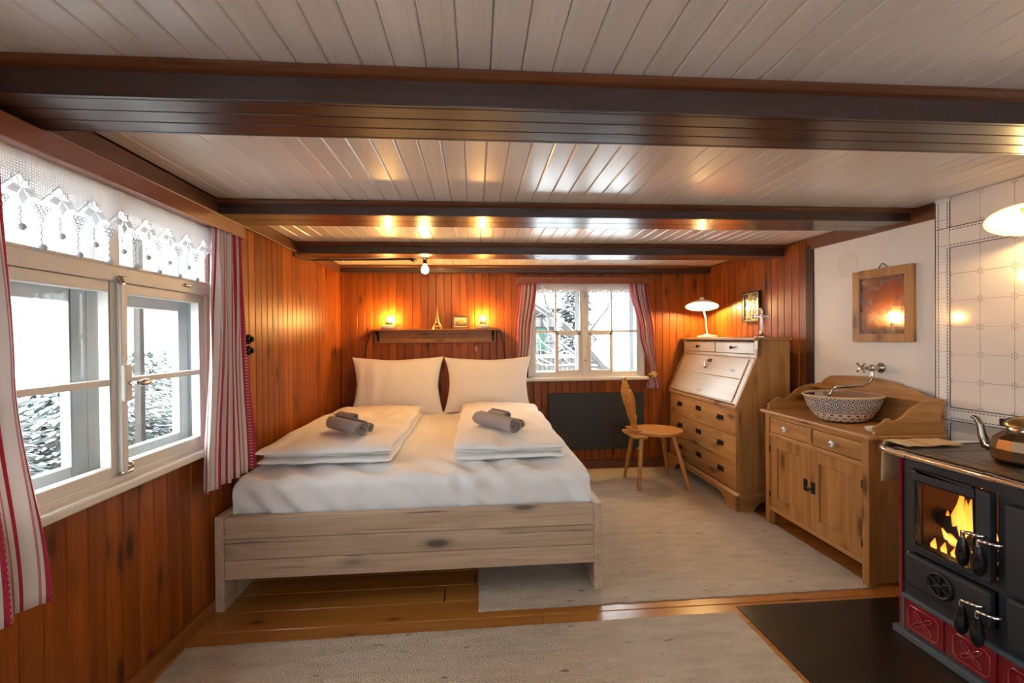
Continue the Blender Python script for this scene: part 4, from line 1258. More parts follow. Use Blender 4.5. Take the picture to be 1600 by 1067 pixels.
MB().tube([(lx, cy_ + 0.012, lz), (lx - 0.03, cy_ + 0.012, lz + 0.004), (lx - 0.035, cy_ + 0.02, lz - 0.03)], 0.004, 6).ball((lx - 0.034, cy_ + 0.022, lz - 0.048), 0.02, 10, 8, (0.3, 1, 1)).build('key', M['nickel'], flp, smooth=60)
# two small drawers at the top
box(0.158, 0.19, 0.024, DW - 0.024, 1.098, 1.12).build('top_rail', M['pale_h'], dk, 0.002)
for y0, y1 in ((0.04, DW / 2 - 0.006), (DW / 2 + 0.006, DW - 0.04)):
    d = MB().box(0.160, 0.19, y0, y1, 1.124, 1.208).build('small_drawer', M['pale_h'], dk, 0.004)
    MB().lathe([(0.0, 0), (0.006, 0), (0.006, 0.012), (0.014, 0.02), (0.012, 0.028), (0.0, 0.03)], 14, c=(0.160, (y0 + y1) / 2, 1.168), mat=Matrix.Rotation(R(-90), 4, 'Y')).build('knob', M['iron'], d, smooth=50)
box(0.160, 0.19, 0.0, 0.038, 1.10, 1.225).build('corner_post', M['pale_h'], dk, 0.002)
box(0.160, 0.19, DW - 0.038, DW, 1.10, 1.225).build('corner_post', M['pale_h'], dk, 0.002)
# plinth with bracket feet
MB().prism([(-0.012, 0.105), (DD, 0.105), (DD, 0.125), (0.008, 0.125), (-0.012, 0.112)], 1, -0.018, DW + 0.015).build('plinth_moulding', M['pine_h'], dk, 0.003)
ap = [(-0.016, 0.108), (-0.016, 0.0), (0.13, 0.0), (0.15, 0.035), (0.19, 0.055), (0.22, 0.075), (DW - 0.22, 0.075), (DW - 0.19, 0.055), (DW - 0.15, 0.035), (DW - 0.13, 0.0), (DW + 0.013, 0.0), (DW + 0.013, 0.108)]
MB().prism(ap, 0, -0.008, 0.016).build('front_apron', M['pine_h'], dk, 0.002)
ap2 = [(-0.008, 0.108), (-0.008, 0.0), (0.12, 0.0), (0.135, 0.03), (0.17, 0.055), (0.21, 0.07), (DD - 0.08, 0.07), (DD - 0.06, 0.0), (DD, 0.0), (DD, 0.108)]
for yy in (-0.016, DW - 0.011): MB().prism([(a, b_) for a, b_ in ap2], 1, yy, yy + 0.024).build('side_apron', M['pine_d'], dk, 0.002)

# lamp, crucifix on the desk; framed relief on the wall
dl = thing('desk_lamp', 'cream desk lamp with saucer shade glowing on the secretary desk', 'lamp', (2.135, 4.06, 1.259), R(180))
MB().lathe([(0.0, 0), (0.085, 0), (0.088, 0.010), (0.078, 0.018), (0.03, 0.022), (0.028, 0.034), (0.0, 0.036)], 28).build('base', M['ceramic'], dl, smooth=45)
MB().tube([(0.0, 0, 0.03), (0.004, -0.01, 0.10), (0.0, -0.025, 0.18), (0.02, -0.03, 0.25), (0.05, -0.01, 0.295)], 0.007, 8).build('stem', M['ceramic'], dl, smooth=60)
TL = Matrix.Translation((0.05, 0, 0.285)) @ Matrix.Rotation(R(13), 4, Vector((0.89, -0.46, 0)))
MB().lathe([(0.142, 0.0), (0.138, 0.012), (0.10, 0.035), (0.05, 0.05), (0.022, 0.056), (0.02, 0.085), (0.0, 0.09), (0.0, 0.085), (0.018, 0.05), (0.05, 0.044), (0.10, 0.03), (0.138, 0.004), (0.142, 0.0)], 36, mat=TL, cap=False).build('shade', plain('cream_lamp_enamel', (0.80, 0.74, 0.60), 0.35), dl, smooth=50)
MB().ball(TL @ Vector((0, 0, 0.018)), 0.026, 14, 10).build('bulb', M['bulb3'], dl, smooth=60)

cr = thing('crucifix', 'small standing glass and silver crucifix on the desk corner', 'crucifix', (2.20, 3.36, 1.259), R(-45))
MB().lathe([(0.0, 0), (0.05, 0), (0.05, 0.006), (0.03, 0.016), (0.014, 0.03), (0.012, 0.05), (0.0, 0.05)], 20).build('foot', M['nickel'], cr, smooth=40)
MB().box(-0.011, 0.011, -0.006, 0.006, 0.048, 0.215).build('upright', M['chrome'], cr, 0.004)
MB().box(-0.052, 0.052, -0.006, 0.006, 0.150, 0.170).build('crossbar', M['chrome'], cr, 0.004)
MB().tube([(0.045 * math.cos(a), 0, 0.16 + 0.038 * math.sin(a)) for a in [2 * PI * k / 24 for k in range(24)]], 0.004, 6, True).build('ring', M['clear'], cr, smooth=60)
for p in ((-0.055, 0.16), (0.055, 0.16), (0, 0.22)): MB().ball((p[0], 0, p[1]), 0.009, 10, 8).build('finial', M['chrome'], cr, smooth=60)
MB().ball((0, -0.009, 0.182), 0.007, 8, 6).tube([(-0.03, -0.009, 0.172), (0, -0.009, 0.165), (0.03, -0.009, 0.172)], 0.003, 5).tube([(0, -0.009, 0.172), (0.002, -0.009, 0.11)], [0.006, 0.003], 6).build('figure', M['nickel'], cr, smooth=60)

wp = thing('wall_picture', 'narrow gold and black relief picture on the plank wall above the desk', 'picture', rw(3.645, 0.0, 1.385), RWA)
m = MB(); a, h = 0.105, 0.255
m.box(-a, a, 0.0, 0.026, 0, 0.012); m.box(-a, a, 0.0, 0.026, h - 0.012, h); m.box(-a, -a + 0.012, 0, 0.026, 0.012, h - 0.012); m.box(a - 0.012, a, 0, 0.026, 0.012, h - 0.012)
m.build('frame', M['iron'], wp, 0.002)
m = MB(); b_ = a - 0.012
m.box(-b_, b_, 0.018, 0.024, 0.012, 0.017); m.box(-b_, b_, 0.018, 0.024, h - 0.017, h - 0.012); m.box(-b_, -b_ + 0.005, 0.018, 0.024, 0.017, h - 0.017); m.box(b_ - 0.005, b_, 0.018, 0.024, 0.017, h - 0.017)
m.build('gold_inlay', M['gold'], wp)
MB().box(-b_, b_, 0.0, 0.016, -0.115, 0.115).build('relief', M['relief'], wp, loc=(0, 0, 0.1275))

# ------------------------------------------------------------------ washstand (local x: front 0 -> back, local y: near 0 -> far)
ws = thing('washstand', 'pine washstand with two drawers and two panelled doors beside the range', 'washstand', (1.943, 2.115, 0.0115), R(-1.0))
WW, WD, WH = 0.835, 0.385, 0.735
for y0 in (0.0, WW - 0.042): box(0.0, 0.04, y0, y0 + 0.042, 0, WH).build('corner_post', M['pine_v'], ws, 0.003)
for y0 in (0.0, WW - 0.042): box(WD - 0.03, WD, y0, y0 + 0.042, 0, WH).build('corner_post', M['pine_v'], ws, 0.003)
for y0 in (0.006, WW - 0.024): MB().prism([(0.03, 0.10), (0.10, 0.085), (WD - 0.08, 0.085), (WD - 0.02, 0.02), (WD - 0.02, WH), (0.03, WH)] if y0 > 0.1 else [(0.03, 0.012), (WD - 0.02, 0.012), (WD - 0.02, WH), (0.03, WH)], 1, y0, y0 + 0.018).build('side_panel', M['pine_v'], ws, 0.001)
box(0.01, WD - 0.01, 0.02, WW - 0.02, 0.10, 0.115).build('bottom', M['pine_h'], ws)
box(WD - 0.02, WD - 0.008, 0.02, WW - 0.02, 0.10, WH).build('back_panel', M['pine_v'], ws)
box(0.002, 0.034, 0.042, WW - 0.042, 0.092, 0.118).build('bottom_rail', M['pine_h'], ws, 0.003)
box(0.002, 0.034, 0.042, WW - 0.042, 0.588, 0.612).build('middle_rail', M['pine_h'], ws, 0.003)
box(0.002, 0.034, 0.042, WW - 0.042, 0.712, WH).build('top_rail', M['pine_h'], ws, 0.003)
box(0.002, 0.034, WW / 2 - 0.02, WW / 2 + 0.02, 0.612, 0.712).build('drawer_divider', M['pine_v'], ws, 0.002)
for y0, y1 in ((0.046, WW / 2 - 0.023), (WW / 2 + 0.023, WW - 0.046)):
    d = MB().box(0.004, 0.030, y0, y1, 0.616, 0.708).build('drawer', M['pine_h'], ws, 0.003)
    k = MB().lathe([(0.0, 0), (0.007, 0), (0.007, 0.010), (0.017, 0.018), (0.018, 0.026), (0.011, 0.033), (0.0, 0.034)], 16, c=(0.004, (y0 + y1) / 2, 0.664), mat=Matrix.Rotation(R(-90), 4, 'Y')).build('knob', M['porcelain'], d, smooth=50)
    MB().ball((-0.030, (y0 + y1) / 2, 0.664), 0.005, 8, 6).build('knob_pin', M['iron'], k, smooth=50)
for y0, y1, key in ((0.046, WW / 2 - 0.001, False), (WW / 2 + 0.001, WW - 0.046, False)):
    m = MB(); f = 0.068
    m.box(0.004, 0.028, y0, y0 + f, 0.120, 0.586); m.box(0.004, 0.028, y1 - f, y1, 0.120, 0.586)
    m.box(0.004, 0.028, y0 + f, y1 - f, 0.120, 0.120 + f); m.box(0.004, 0.028, y0 + f, y1 - f, 0.586 - f, 0.586)
    d = m.build('door', M['pine_v'], ws, 0.003)
    MB().box(0.013, 0.022, y0 + f, y1 - f, 0.120 + f, 0.586 - f).build('door_panel', M['pine_v'], d)
    near = y0 < 0.1
    yy = (y1 - 0.026) if near else (y0 + 0.034)
    MB().box(0.001, 0.005, yy - 0.016, yy + 0.016, 0.33, 0.40).build('lock_plate', M['iron'], d, 0.001)
    if near: MB().tube([(0.004, yy, 0.36), (-0.028, yy, 0.36)], 0.004, 6).tube([(-0.03 + 0.0, yy + 0.012 * math.cos(a), 0.36 + 0.012 * math.sin(a)) for a in [2 * PI * q / 12 for q in range(12)]], 0.003, 5, True).build('key', M['iron'], d, smooth=60)
    hy = y0 - 0.003 if near else y1 + 0.003
    for zz in (0.20, 0.50): MB().box(0.0, 0.006, hy - 0.005, hy + 0.005, zz - 0.02, zz + 0.02).build('hinge', M['iron'], d)
MB().box(-0.022, WD + 0.004, -0.03, WW + 0.03, WH, WH + 0.024).build('top_board', M['pine_h'], ws, 0.007)
zt_ = WH + 0.024
def gal(pts): return [(x, zt_ + z) for x, z in pts]
side = gal([(0.02, 0), (WD - 0.012, 0), (WD - 0.012, 0.168), (WD - 0.05, 0.168), (WD - 0.10, 0.160), (WD - 0.16, 0.135), (WD - 0.205, 0.095), (WD - 0.24, 0.072), (WD - 0.27, 0.070), (WD - 0.285, 0.082), (WD - 0.30, 0.078), (WD - 0.33, 0.055), (WD - 0.365, 0.038), (0.025, 0.018)])
for yy in (-0.012, WW - 0.006): MB().prism(side, 1, yy, yy + 0.018).build('gallery_side', M['pine_d'], ws, 0.003)
back = [(-0.012, zt_), (WW + 0.012, zt_), (WW + 0.012, zt_ + 0.172), (WW - 0.03, zt_ + 0.178), (WW - 0.06, zt_ + 0.205), (WW - 0.11, zt_ + 0.232), (WW - 0.2, zt_ + 0.24), (WW / 2 + 0.05, zt_ + 0.25), (WW / 2 - 0.05, zt_ + 0.245), (0.24, zt_ + 0.228), (0.20, zt_ + 0.205), (0.165, zt_ + 0.212), (0.13, zt_ + 0.198), (0.07, zt_ + 0.178), (-0.012, zt_ + 0.172)]
MB().prism(back, 0, WD - 0.012, WD + 0.006).build('gallery_back', M['pine_h'], ws, 0.003)
MB().box(WD - 0.055, WD - 0.012, 0.0, WW, zt_ + 0.150, zt_ + 0.165).build('gallery_ledge', M['pine_h'], ws, 0.003)

bw = thing('wash_basin', 'round stoneware basin with blue scale pattern on the washstand', 'basin', (2.135, 2.50, 0.772), R(20))
prof = [(0.0, 0.0), (0.10, 0.0), (0.135, 0.008), (0.165, 0.035), (0.195, 0.075), (0.213, 0.115), (0.222, 0.142), (0.228, 0.150)]
op = []
N = 22
tot = 0; segs = []
for a, b_ in zip(prof[1:], prof[2:]): segs.append(math.hypot(b_[0] - a[0], b_[1] - a[1])); tot += segs[-1]
for k in range(N + 1):
    d = tot * k / N; i = 0
    while i < len(segs) - 1 and d > segs[i]: d -= segs[i]; i += 1
    u = min(1, d / segs[i]); a, b_ = prof[1 + i], prof[2 + i]
    op.append((a[0] + (b_[0] - a[0]) * u, a[1] + (b_[1] - a[1]) * u))
MB().lathe([(r * 1.0, z) for r, z in op], 64, sy=0.84).build('outer_wall', M['bowl'], bw, smooth=60)
MB().lathe([(max(r - 0.010, 0), z + 0.008 * (1 - z / 0.15)) for r, z in op], 64, sy=0.84, cap=False).build('inner_wall', M['bowl_in'], bw, smooth=60)
MB().lathe([(0, 0.010), (0.095, 0.010)], 48, sy=0.84, cap=False).build('basin_floor', M['porcelain'], bw, smooth=60)
MB().tube([(0.223 * math.cos(a), 0.223 * 0.84 * math.sin(a), 0.150) for a in [2 * PI * k / 64 for k in range(64)]], 0.0065, 8, True).build('rim', plain('buff_glaze', (0.66, 0.46, 0.27), 0.2), bw, smooth=60)

sp = thing('soap_dish', 'small white shell dish at the near corner of the washstand', 'dish', (2.02, 2.165, 0.7715))
MB().lathe([(0.0, 0.004), (0.022, 0.0), (0.040, 0.012), (0.048, 0.026), (0.045, 0.027), (0.036, 0.016), (0.0, 0.008)], 18, sy=0.8, cap=False).build('shell', M['porcelain'], sp, smooth=60)

tp = thing('wall_tap', 'old nickel wall tap with cross handle and long spout over the basin', 'tap', rw(2.495, 0.004, 1.075), RWA)
T = Matrix.Rotation(R(-90), 4, 'X')
MB().lathe([(0.0, 0), (0.030, 0), (0.030, 0.006), (0.022, 0.014), (0.014, 0.02), (0.0, 0.02)], 20, mat=T).build('wall_flange', M['nickel'], tp, smooth=40)
MB().tube([(0, 0.0, 0), (0, 0.05, 0), (0, 0.10, 0.0)], [0.013, 0.015, 0.012], 12).ball((0, 0.06, 0), 0.02).build('body', M['nickel'], tp, smooth=50)
MB().tube([(0, 0.10, 0), (0, 0.135, 0.004)], 0.007, 8).build('spindle', M['nickel'], tp, smooth=50)
m = MB()
for k in range(4):
    a = PI / 4 + k * PI / 2
    m.tube([(0, 0.132, 0.004), (0.026 * math.cos(a), 0.134, 0.004 + 0.026 * math.sin(a))], 0.0045, 6).ball((0.03 * math.cos(a), 0.134, 0.004 + 0.03 * math.sin(a)), 0.008, 8, 6)
m.build('cross_handle', M['nickel'], tp, smooth=50)
MB().tube([(0, 0.06, -0.01), (0, 0.06, -0.045), (0.0, 0.075, -0.08), (0.002, 0.12, -0.10), (0.004, 0.20, -0.104), (0.008, 0.29, -0.106), (0.01, 0.315, -0.118), (0.012, 0.328, -0.15)], [0.012, 0.010, 0.009, 0.009, 0.009, 0.009, 0.009, 0.008], 10).build('spout', M['nickel'], tp, smooth=60)

mi = thing('wall_mirror', 'pine framed old mirror hanging on the white wall above the basin', 'mirror', rw(2.478, 0.004, 1.228), RWA)
m = MB(); a, h, f = 0.188, 0.427, 0.047
for q in ((-a, -a + f, 0, h), (a - f, a, 0, h)): m.box(q[0], q[1], 0.0, 0.022, q[2], q[3])
m.box(-a + f, a - f, 0.0, 0.022, 0, f); m.box(-a + f, a - f, 0, 0.022, h - f, h)
m.build('frame', M['pine_v'], mi, 0.002)
MB().box(-a + f, a - f, 0.004, 0.012, -h / 2 + f, h / 2 - f).build('mirror_glass', M['mirror'], mi, loc=(0, 0, h / 2))
MB().tube([(-0.03, 0.004, h), (-0.012, 0.004, h + 0.022), (0.004, 0.006, h + 0.03), (0.018, 0.004, h + 0.02), (0.03, 0.004, h)], 0.0022, 5).build('hanging_wire', M['iron'], mi, smooth=60)

# ------------------------------------------------------------------ wall lamp with opal plate
wlmp = thing('plate_lamp', 'lit wall lamp with round opal glass plate in front of the tiles', 'lamp', (2.24, 1.665, 1.738))
TLp = Matrix.Rotation(R(19), 4, Vector((-0.6, 0.8, 0)))
MB().lathe([(0.028, 0.045), (0.06, 0.036), (0.10, 0.020), (0.128, 0.002), (0.139, -0.006), (0.140, -0.010), (0.128, -0.003), (0.10, 0.014), (0.06, 0.030), (0.028, 0.039)], 48, mat=TLp, cap=False).build('opal_plate', M['opal'], wlmp, smooth=60)
MB().lathe([(0.0, 0.055), (0.03, 0.055), (0.032, 0.03), (0.028, 0.02), (0.0, 0.02)], 24, mat=TLp).build('gallery_ring', M['brass'], wlmp, smooth=40)
MB().ball(TLp @ Vector((0, 0, -0.002)), 0.028, 14, 10).build('bulb', emit('warm_plate_bulb', (1.0, 0.64, 0.25), 130), wlmp, smooth=60)
top = TLp @ Vector((0, 0, 0.05))
MB().tube([top, top + Vector((0.02, 0, 0.05)), top + Vector((0.10, 0, 0.06)), (0.148, 0, 0.03)], 0.007, 8).build('arm', M['brass'], wlmp, smooth=60)
MB().lathe([(0.0, 0), (0.035, 0), (0.03, 0.012), (0.0, 0.014)], 20, c=(0.146, 0, 0.03), mat=Matrix.Rotation(R(-90), 4, 'Y')).build('rosette', M['brass'], wlmp, smooth=40)

# ------------------------------------------------------------------ hearth plate and range
hearth = tag(MB().box(1.205, 2.36, 0.3, 2.035, 0.0005, 0.005).build('hearth_plate', plain('brown_black_steel', (0.018, 0.014, 0.011), 0.3, 0.3, 0.2, 5), None, 0.001), 'flat dark steel hearth plate on the floor in front of the range', 'hearth plate')

st = thing('cooking_range', 'black and burgundy wood fired cooking range with burning fire behind glass', 'range', (1.80, 0, 0.005))
SY0, SY1, SXB = 0.70, 1.80, 0.50   # y range, depth
ZT = 0.765
# carcass built around the open firebox
m = MB()
m.box(0.03, SXB, SY0, SY1 - 0.012, 0.03, 0.36)
m.box(0.03, SXB, SY0, 1.44, 0.36, ZT); m.box(0.03, SXB, 1.776, SY1 - 0.012, 0.36, ZT)
m.box(0.34, SXB, 1.44, 1.776, 0.36, ZT); m.box(0.03, 0.34, 1.44, 1.776, 0.715, ZT)
m.build('carcass', M['black'], st)
MB().box(0.0, 0.03, SY0, SY1 - 0.012, 0.17, 0.235).box(0.0, 0.03, SY0, 1.437, 0.235, ZT).box(0.0, 0.03, 1.745, SY1 - 0.012, 0.235, ZT).box(0, 0.03, 1.437, 1.745, 0.712, ZT).box(0, 0.03, 1.437, 1.745, 0.365, 0.405).build('front_plate', M['cast'], st, 0.002)
fb = MB(); fb.box(0.33, 0.338, 1.445, 1.775, 0.36, 0.715); fb.box(0.035, 0.335, 1.766, 1.775, 0.36, 0.715); fb.box(0.035, 0.335, 1.442, 1.452, 0.36, 0.715); fb.box(0.035, 0.335, 1.445, 1.775, 0.36, 0.372)
fb.build('firebox_lining', M['ash'], st)
MB().box(-0.008, SXB, SY1 - 0.012, SY1 + 0.004, 0.02, 0.42).build('enamel_side', M['red'], st, 0.005)
MB().box(-0.008, SXB, SY1 - 0.012, SY1 + 0.004, 0.425, ZT - 0.005).build('enamel_side', M['red'], st, 0.005)
MB().box(-0.03, SXB, SY0, SY1 + 0.012, 0.0, 0.028).build('plinth', M['castgrey'], st, 0.003)
MB().box(-0.014, 0.02, SY0, SY1 - 0.012, 0.158, 0.176).build('tile_cornice', M['castgrey'], st, 0.003)
MB().box(-0.010, 0.02, SY1 - 0.022, SY1 - 0.012, 0.028, 0.158).build('tile_frame', M['castgrey'], st, 0.002)
# burgundy relief tiles in the plinth
def petal(m, cy, cz, ang, L, W):
    c, s = math.cos(ang), math.sin(ang)
    pts = []
    for k in range(14):
        a = 2 * PI * k / 14
        u, v = L / 2 * (1 + math.cos(a)) + 0.004, W / 2 * math.sin(a)
        pts.append((-0.0125, cy + c * u - s * v, cz + s * u + c * v))
    m.tube(pts, 0.0022, 5, True)
for k in range(5):
    y1 = SY1 - 0.024 - k * 0.180; y0 = y1 - 0.160
    tl = MB().box(-0.010, 0.01, y0, y1, 0.032, 0.155).build('relief_tile', M['red'], st, 0.004)
    cy_, cz_ = (y0 + y1) / 2, 0.0935
    m = MB(); hw, hh, q = 0.062, 0.046, 0.014
    m.tube([(-0.0115, cy_ + a, cz_ + b_) for a, b_ in ((-hw + q, -hh), (hw - q, -hh), (hw - q * .6, -hh + q * .6), (hw, -hh + q), (hw, hh - q), (hw - q, hh), (-hw + q, hh), (-hw, hh - q), (-hw, -hh + q))], 0.0026, 6, True)
    m.build('relief_border', M['redline_highlight'], tl, smooth=60)
    m = MB()
    for ang in (R(40), R(140), R(220), R(320)): petal(m, cy_, cz_, ang, 0.042, 0.014)
    m.build('relief_flower', M['redline_highlight'], tl, smooth=60)
    if k < 4: MB().box(-0.004, 0.01, y0 - 0.020, y0, 0.030, 0.157).build('tile_gap', M['red'], st, 0.002)
# doors
def stove_door(y0, y1, z0, z1, glass=None, nm='door'):
    if glass:
        gy0, gy1, gz0, gz1 = glass
        m = MB()
        m.box(-0.035, -0.002, y0, gy0, z0, z1); m.box(-0.035, -0.002, gy1, y1, z0, z1)
        m.box(-0.035, -0.002, gy0, gy1, z0, gz0); m.box(-0.035, -0.002, gy0, gy1, gz1, z1)
        d = m.build(nm, M['cast'], st, 0.006, seg=3)
        MB().box(-0.020, -0.016, gy0, gy1, gz0, gz1).build('fire_glass', M['clear'], d)
        m = MB()
        m.box(-0.0365, -0.030, gy0 - 0.004, gy0, gz0 - 0.004, gz1 + 0.004); m.box(-0.0365, -0.030, gy1, gy1 + 0.004, gz0 - 0.004, gz1 + 0.004)
        m.box(-0.0365, -0.030, gy0, gy1, gz1, gz1 + 0.004); m.box(-0.0365, -0.030, gy0, gy1, gz0 - 0.004, gz0)
        m.build('glass_rim', M['black_gloss'], d)
    else:
        d = MB().box(-0.035, -0.002, y0, y1, z0, z1).build(nm, M['cast'], st, 0.012, seg=3)
    return d
d1 = stove_door(1.437, 1.742, 0.398, 0.712, (1.487, 1.700, 0.418, 0.672), 'fire_door')
d2 = stove_door(1.437, 1.748, 0.232, 0.365, None, 'ash_door')
d3 = stove_door(0.85, 1.392, 0.398, 0.690, (0.95, 1.33, 0.45, 0.64), 'oven_door')
d4 = stove_door(0.85, 1.392, 0.205, 0.380, None, 'lower_door')
for d, zs in ((d1, (0.43, 0.69)), (d2, (0.25, 0.35))):
    for zz in zs: MB().tube([(-0.012, 1.752, zz - 0.014), (-0.012, 1.752, zz + 0.014)], 0.007, 8).tube([(-0.012, 1.752, zz), (-0.02, 1.735, zz)], 0.005, 6).build('hinge', M['chrome'], d, smooth=50)
# air regulator wheel on the ash door
TV = Matrix.Rotation(R(-90), 4, 'Y')
vy, vz = 1.602, 0.299
rg = MB().lathe([(0.044, 0.030), (0.050, 0.036), (0.050, 0.042), (0.044, 0.046), (0.038, 0.042), (0.038, 0.034)], 32, c=(0, vy, vz), mat=TV, cap=False).build('air_wheel', M['iron'], d2, smooth=50)
m = MB()
for k in range(6):
    a = PI / 6 + k * PI / 3
    m.tube([(-0.039, vy, vz), (-0.039, vy + 0.042 * math.cos(a), vz + 0.042 * math.sin(a))], 0.0055, 6)
m.ball((-0.040, vy, vz), 0.012, 12, 8)
m.build('wheel_spokes', M['iron'], rg, smooth=50)
MB().lathe([(0.0, 0.0345), (0.040, 0.0355)], 24, c=(0, vy, vz), mat=TV, cap=False).build('wheel_recess', M['black_gloss'], rg)
# paired handles between the door columns
def handle(y, z, d, nm):
    MB().tube([(-0.036, y - 0.045, z + 0.012), (-0.055, y - 0.04, z + 0.012), (-0.066, y - 0.02, z + 0.014), (-0.068, y, z + 0.010), (-0.068, y, z - 0.012)], 0.0075, 8).build('handle_bracket', M['chrome'], d, smooth=60)
    MB().lathe([(0.0, 0), (0.010, -0.002), (0.016, -0.03), (0.021, -0.062), (0.017, -0.088), (0.008, -0.102), (0.0, -0.104)], 16, c=(-0.068, y, z - 0.008)).build('handle_grip', M['black_gloss'], d, smooth=60)
handle(1.495, 0.545, d1, 'a'); handle(1.443, 0.535, d3, 'b')
handle(1.50, 0.295, d2, 'a'); handle(1.447, 0.285, d4, 'b')
# cooktop and rail
ct = MB().box(-0.02, SXB + 0.02, SY0 - 0.01, SY1 + 0.012, ZT, ZT + 0.022).build('cooktop', M['hot'], st, 0.004)
cc = (0.20, 1.36)
for r in (0.175, 0.135, 0.095):
    MB().tube([(cc[0] + r * math.cos(a), cc[1] + r * math.sin(a), ZT + 0.022) for a in [2 * PI * k / 48 for k in range(48)]], 0.0018, 4, True).build('cooking_ring', M['black'], ct)
m = MB(); q = (0.035, 0.40, 0.95, 1.70)
for a, b_ in (((q[0], q[2]), (q[1], q[2])), ((q[1], q[2]), (q[1], q[3])), ((q[1], q[3]), (q[0], q[3])), ((q[0], q[3]), (q[0], q[2]))): m.tube([(*a, ZT + 0.022), (*b_, ZT + 0.022)], 0.0015, 4)
m.build('plate_seam', M['black'], ct)
rz = ZT + 0.012
path = [(-0.072, SY0, rz), (-0.072, 1.2, rz), (-0.072, SY1 - 0.02, rz)]
for k in range(1, 9):
    a = PI / 2 * k / 8
    path.append((-0.072 + 0.085 * (1 - math.cos(a)), SY1 - 0.02 + 0.085 * math.sin(a), rz))
path += [(0.1, SY1 + 0.065, rz), (SXB - 0.02, SY1 + 0.065, rz)]
rl = MB().tube(path, 0.012, 12).build('towel_rail', M['chrome'], st, smooth=60)
for yy in (1.40, 1.72): MB().tube([(-0.072, yy, rz), (-0.02, yy, rz - 0.006)], 0.008, 8).tube([(-0.072, yy - 0.018, rz), (-0.072, yy + 0.018, rz)], 0.0145, 12).build('rail_bracket', M['chrome'], rl, smooth=60)
MB().tube([(0.25, SY1 + 0.005, rz), (0.25, SY1 + 0.065, rz)], 0.008, 8).build('rail_bracket', M['chrome'], rl, smooth=60)
# logs and flames
for k, (p0, p1, r) in enumerate((((0.07, 1.49, 0.40), (0.20, 1.72, 0.41), 0.030), ((0.18, 1.47, 0.41), (0.09, 1.74, 0.40), 0.034), ((0.05, 1.50, 0.475), (0.13, 1.735, 0.50), 0.040))):
    P = [Vector(p0).lerp(Vector(p1), t / 6) + Vector((0, 0, 0.004 * math.sin(t * 2 + k))) for t in range(7)]
    tag(MB().tube(P, [r * (1 + 0.1 * math.sin(q * 1.7 + k)) for q in range(7)], 10).build('log', M['log'], st, smooth=60))
rnd = random.Random(9)
for k in range(9):
    y = 1.50 + 0.026 * k + rnd.uniform(-0.01, 0.01); x = 0.06 + rnd.uniform(0, 0.11); h = rnd.uniform(0.14, 0.2) * (1.15 if y < 1.63 else 0.6)
    w = rnd.uniform(0.02, 0.034); sw = rnd.uniform(-0.03, 0.03)
    pts = [(x, y, 0.43), (x, y + sw * 0.2, 0.43 + h * 0.3), (x, y + sw * 0.8, 0.43 + h * 0.65), (x, y + sw * 0.6, 0.43 + h)]
    MB().tube(pts, [w * 0.7, w, w * 0.55, 0.002], 10).build('flame', M['flame'], st, smooth=80)
for k in range(6):
    y = 1.53 + 0.018 * k; h = (0.22, 0.25, 0.21, 0.24, 0.18, 0.16)[k]; x = 0.05 + 0.012 * (k % 3); sw = (0.02, -0.015, 0.025)[k % 3]
    MB().tube([(x, y, 0.45), (x, y + sw * 0.4, 0.45 + h * 0.3), (x, y + sw, 0.45 + h * 0.62), (x, y + sw * 0.5, 0.45 + h)], [0.012, 0.02, 0.013, 0.001], 10).build('flame', M['flame'], st, smooth=80)
for k in range(5):
    y = 1.54 + 0.04 * k
    MB().tube([(0.045, y, 0.385), (0.045, y + 0.004, 0.41), (0.045, y - 0.003, 0.44)], [0.008, 0.011, 0.001], 8).build('flame', M['flame'], st, smooth=80)

# kettle
kt = thing('kettle', 'faceted copper and silver tea kettle on the range', 'kettle', (2.02, 1.50, 0.796), R(8))
KM = plain('bronze_silver_kettle', (0.24, 0.145, 0.085), 0.30, 1.0, 0.45, 14)
KS = plain('kettle_silver', (0.36, 0.31, 0.25), 0.22, 1.0, 0.2, 20)
MB().lathe([(0.0, 0), (0.10, 0), (0.110, 0.008), (0.113, 0.05), (0.106, 0.085), (0.082, 0.108), (0.068, 0.112)], 14).build('body', KM, kt, 0.006)
MB().lathe([(0.068, 0.110), (0.070, 0.118), (0.066, 0.128), (0.074, 0.132), (0.074, 0.136)], 32, cap=False).build('neck', KS, kt, smooth=50)
MB().lathe([(0.076, 0.134), (0.074, 0.142), (0.055, 0.158), (0.03, 0.166), (0.0, 0.168)], 32, cap=False).build('lid', plain('kettle_bronze', (0.42, 0.27, 0.11), 0.28, 1.0, 0.3, 20), kt, smooth=50)
MB().lathe([(0.012, 0.166), (0.006, 0.172), (0.006, 0.184), (0.022, 0.188), (0.018, 0.193), (0.0, 0.194)], 16, cap=False).build('lid_knob', M['iron'], kt, smooth=50)
dv = Vector((-0.15, 0.99, 0)).normalized()
sp_pts = [(0.10, 0.035), (0.128, 0.042), (0.140, 0.075), (0.146, 0.115), (0.158, 0.140), (0.172, 0.147)]
MB().tube([(dv.x * a, dv.y * a, b_) for a, b_ in sp_pts], [0.022, 0.020, 0.015, 0.012, 0.010, 0.009], 12).build('spout', KS, kt, smooth=60)
for s in (1, -1):
    MB().box(s * dv.x * 0.078 - 0.008, s * dv.x * 0.078 + 0.008, s * dv.y * 0.078 - 0.012, s * dv.y * 0.078 + 0.012, 0.122, 0.150).build('handle_ear', M['iron'], kt, 0.003)
hp_ = [(dv.x * 0.085 * c_, dv.y * 0.085 * c_, 0.14 + 0.0) for c_ in (1,)]
arc = [(dv.x * 0.085 * math.cos(a), dv.y * 0.085 * math.cos(a), 0.138) for a in (0, PI)]
fold_dir = Vector((dv.y, -dv.x, 0))
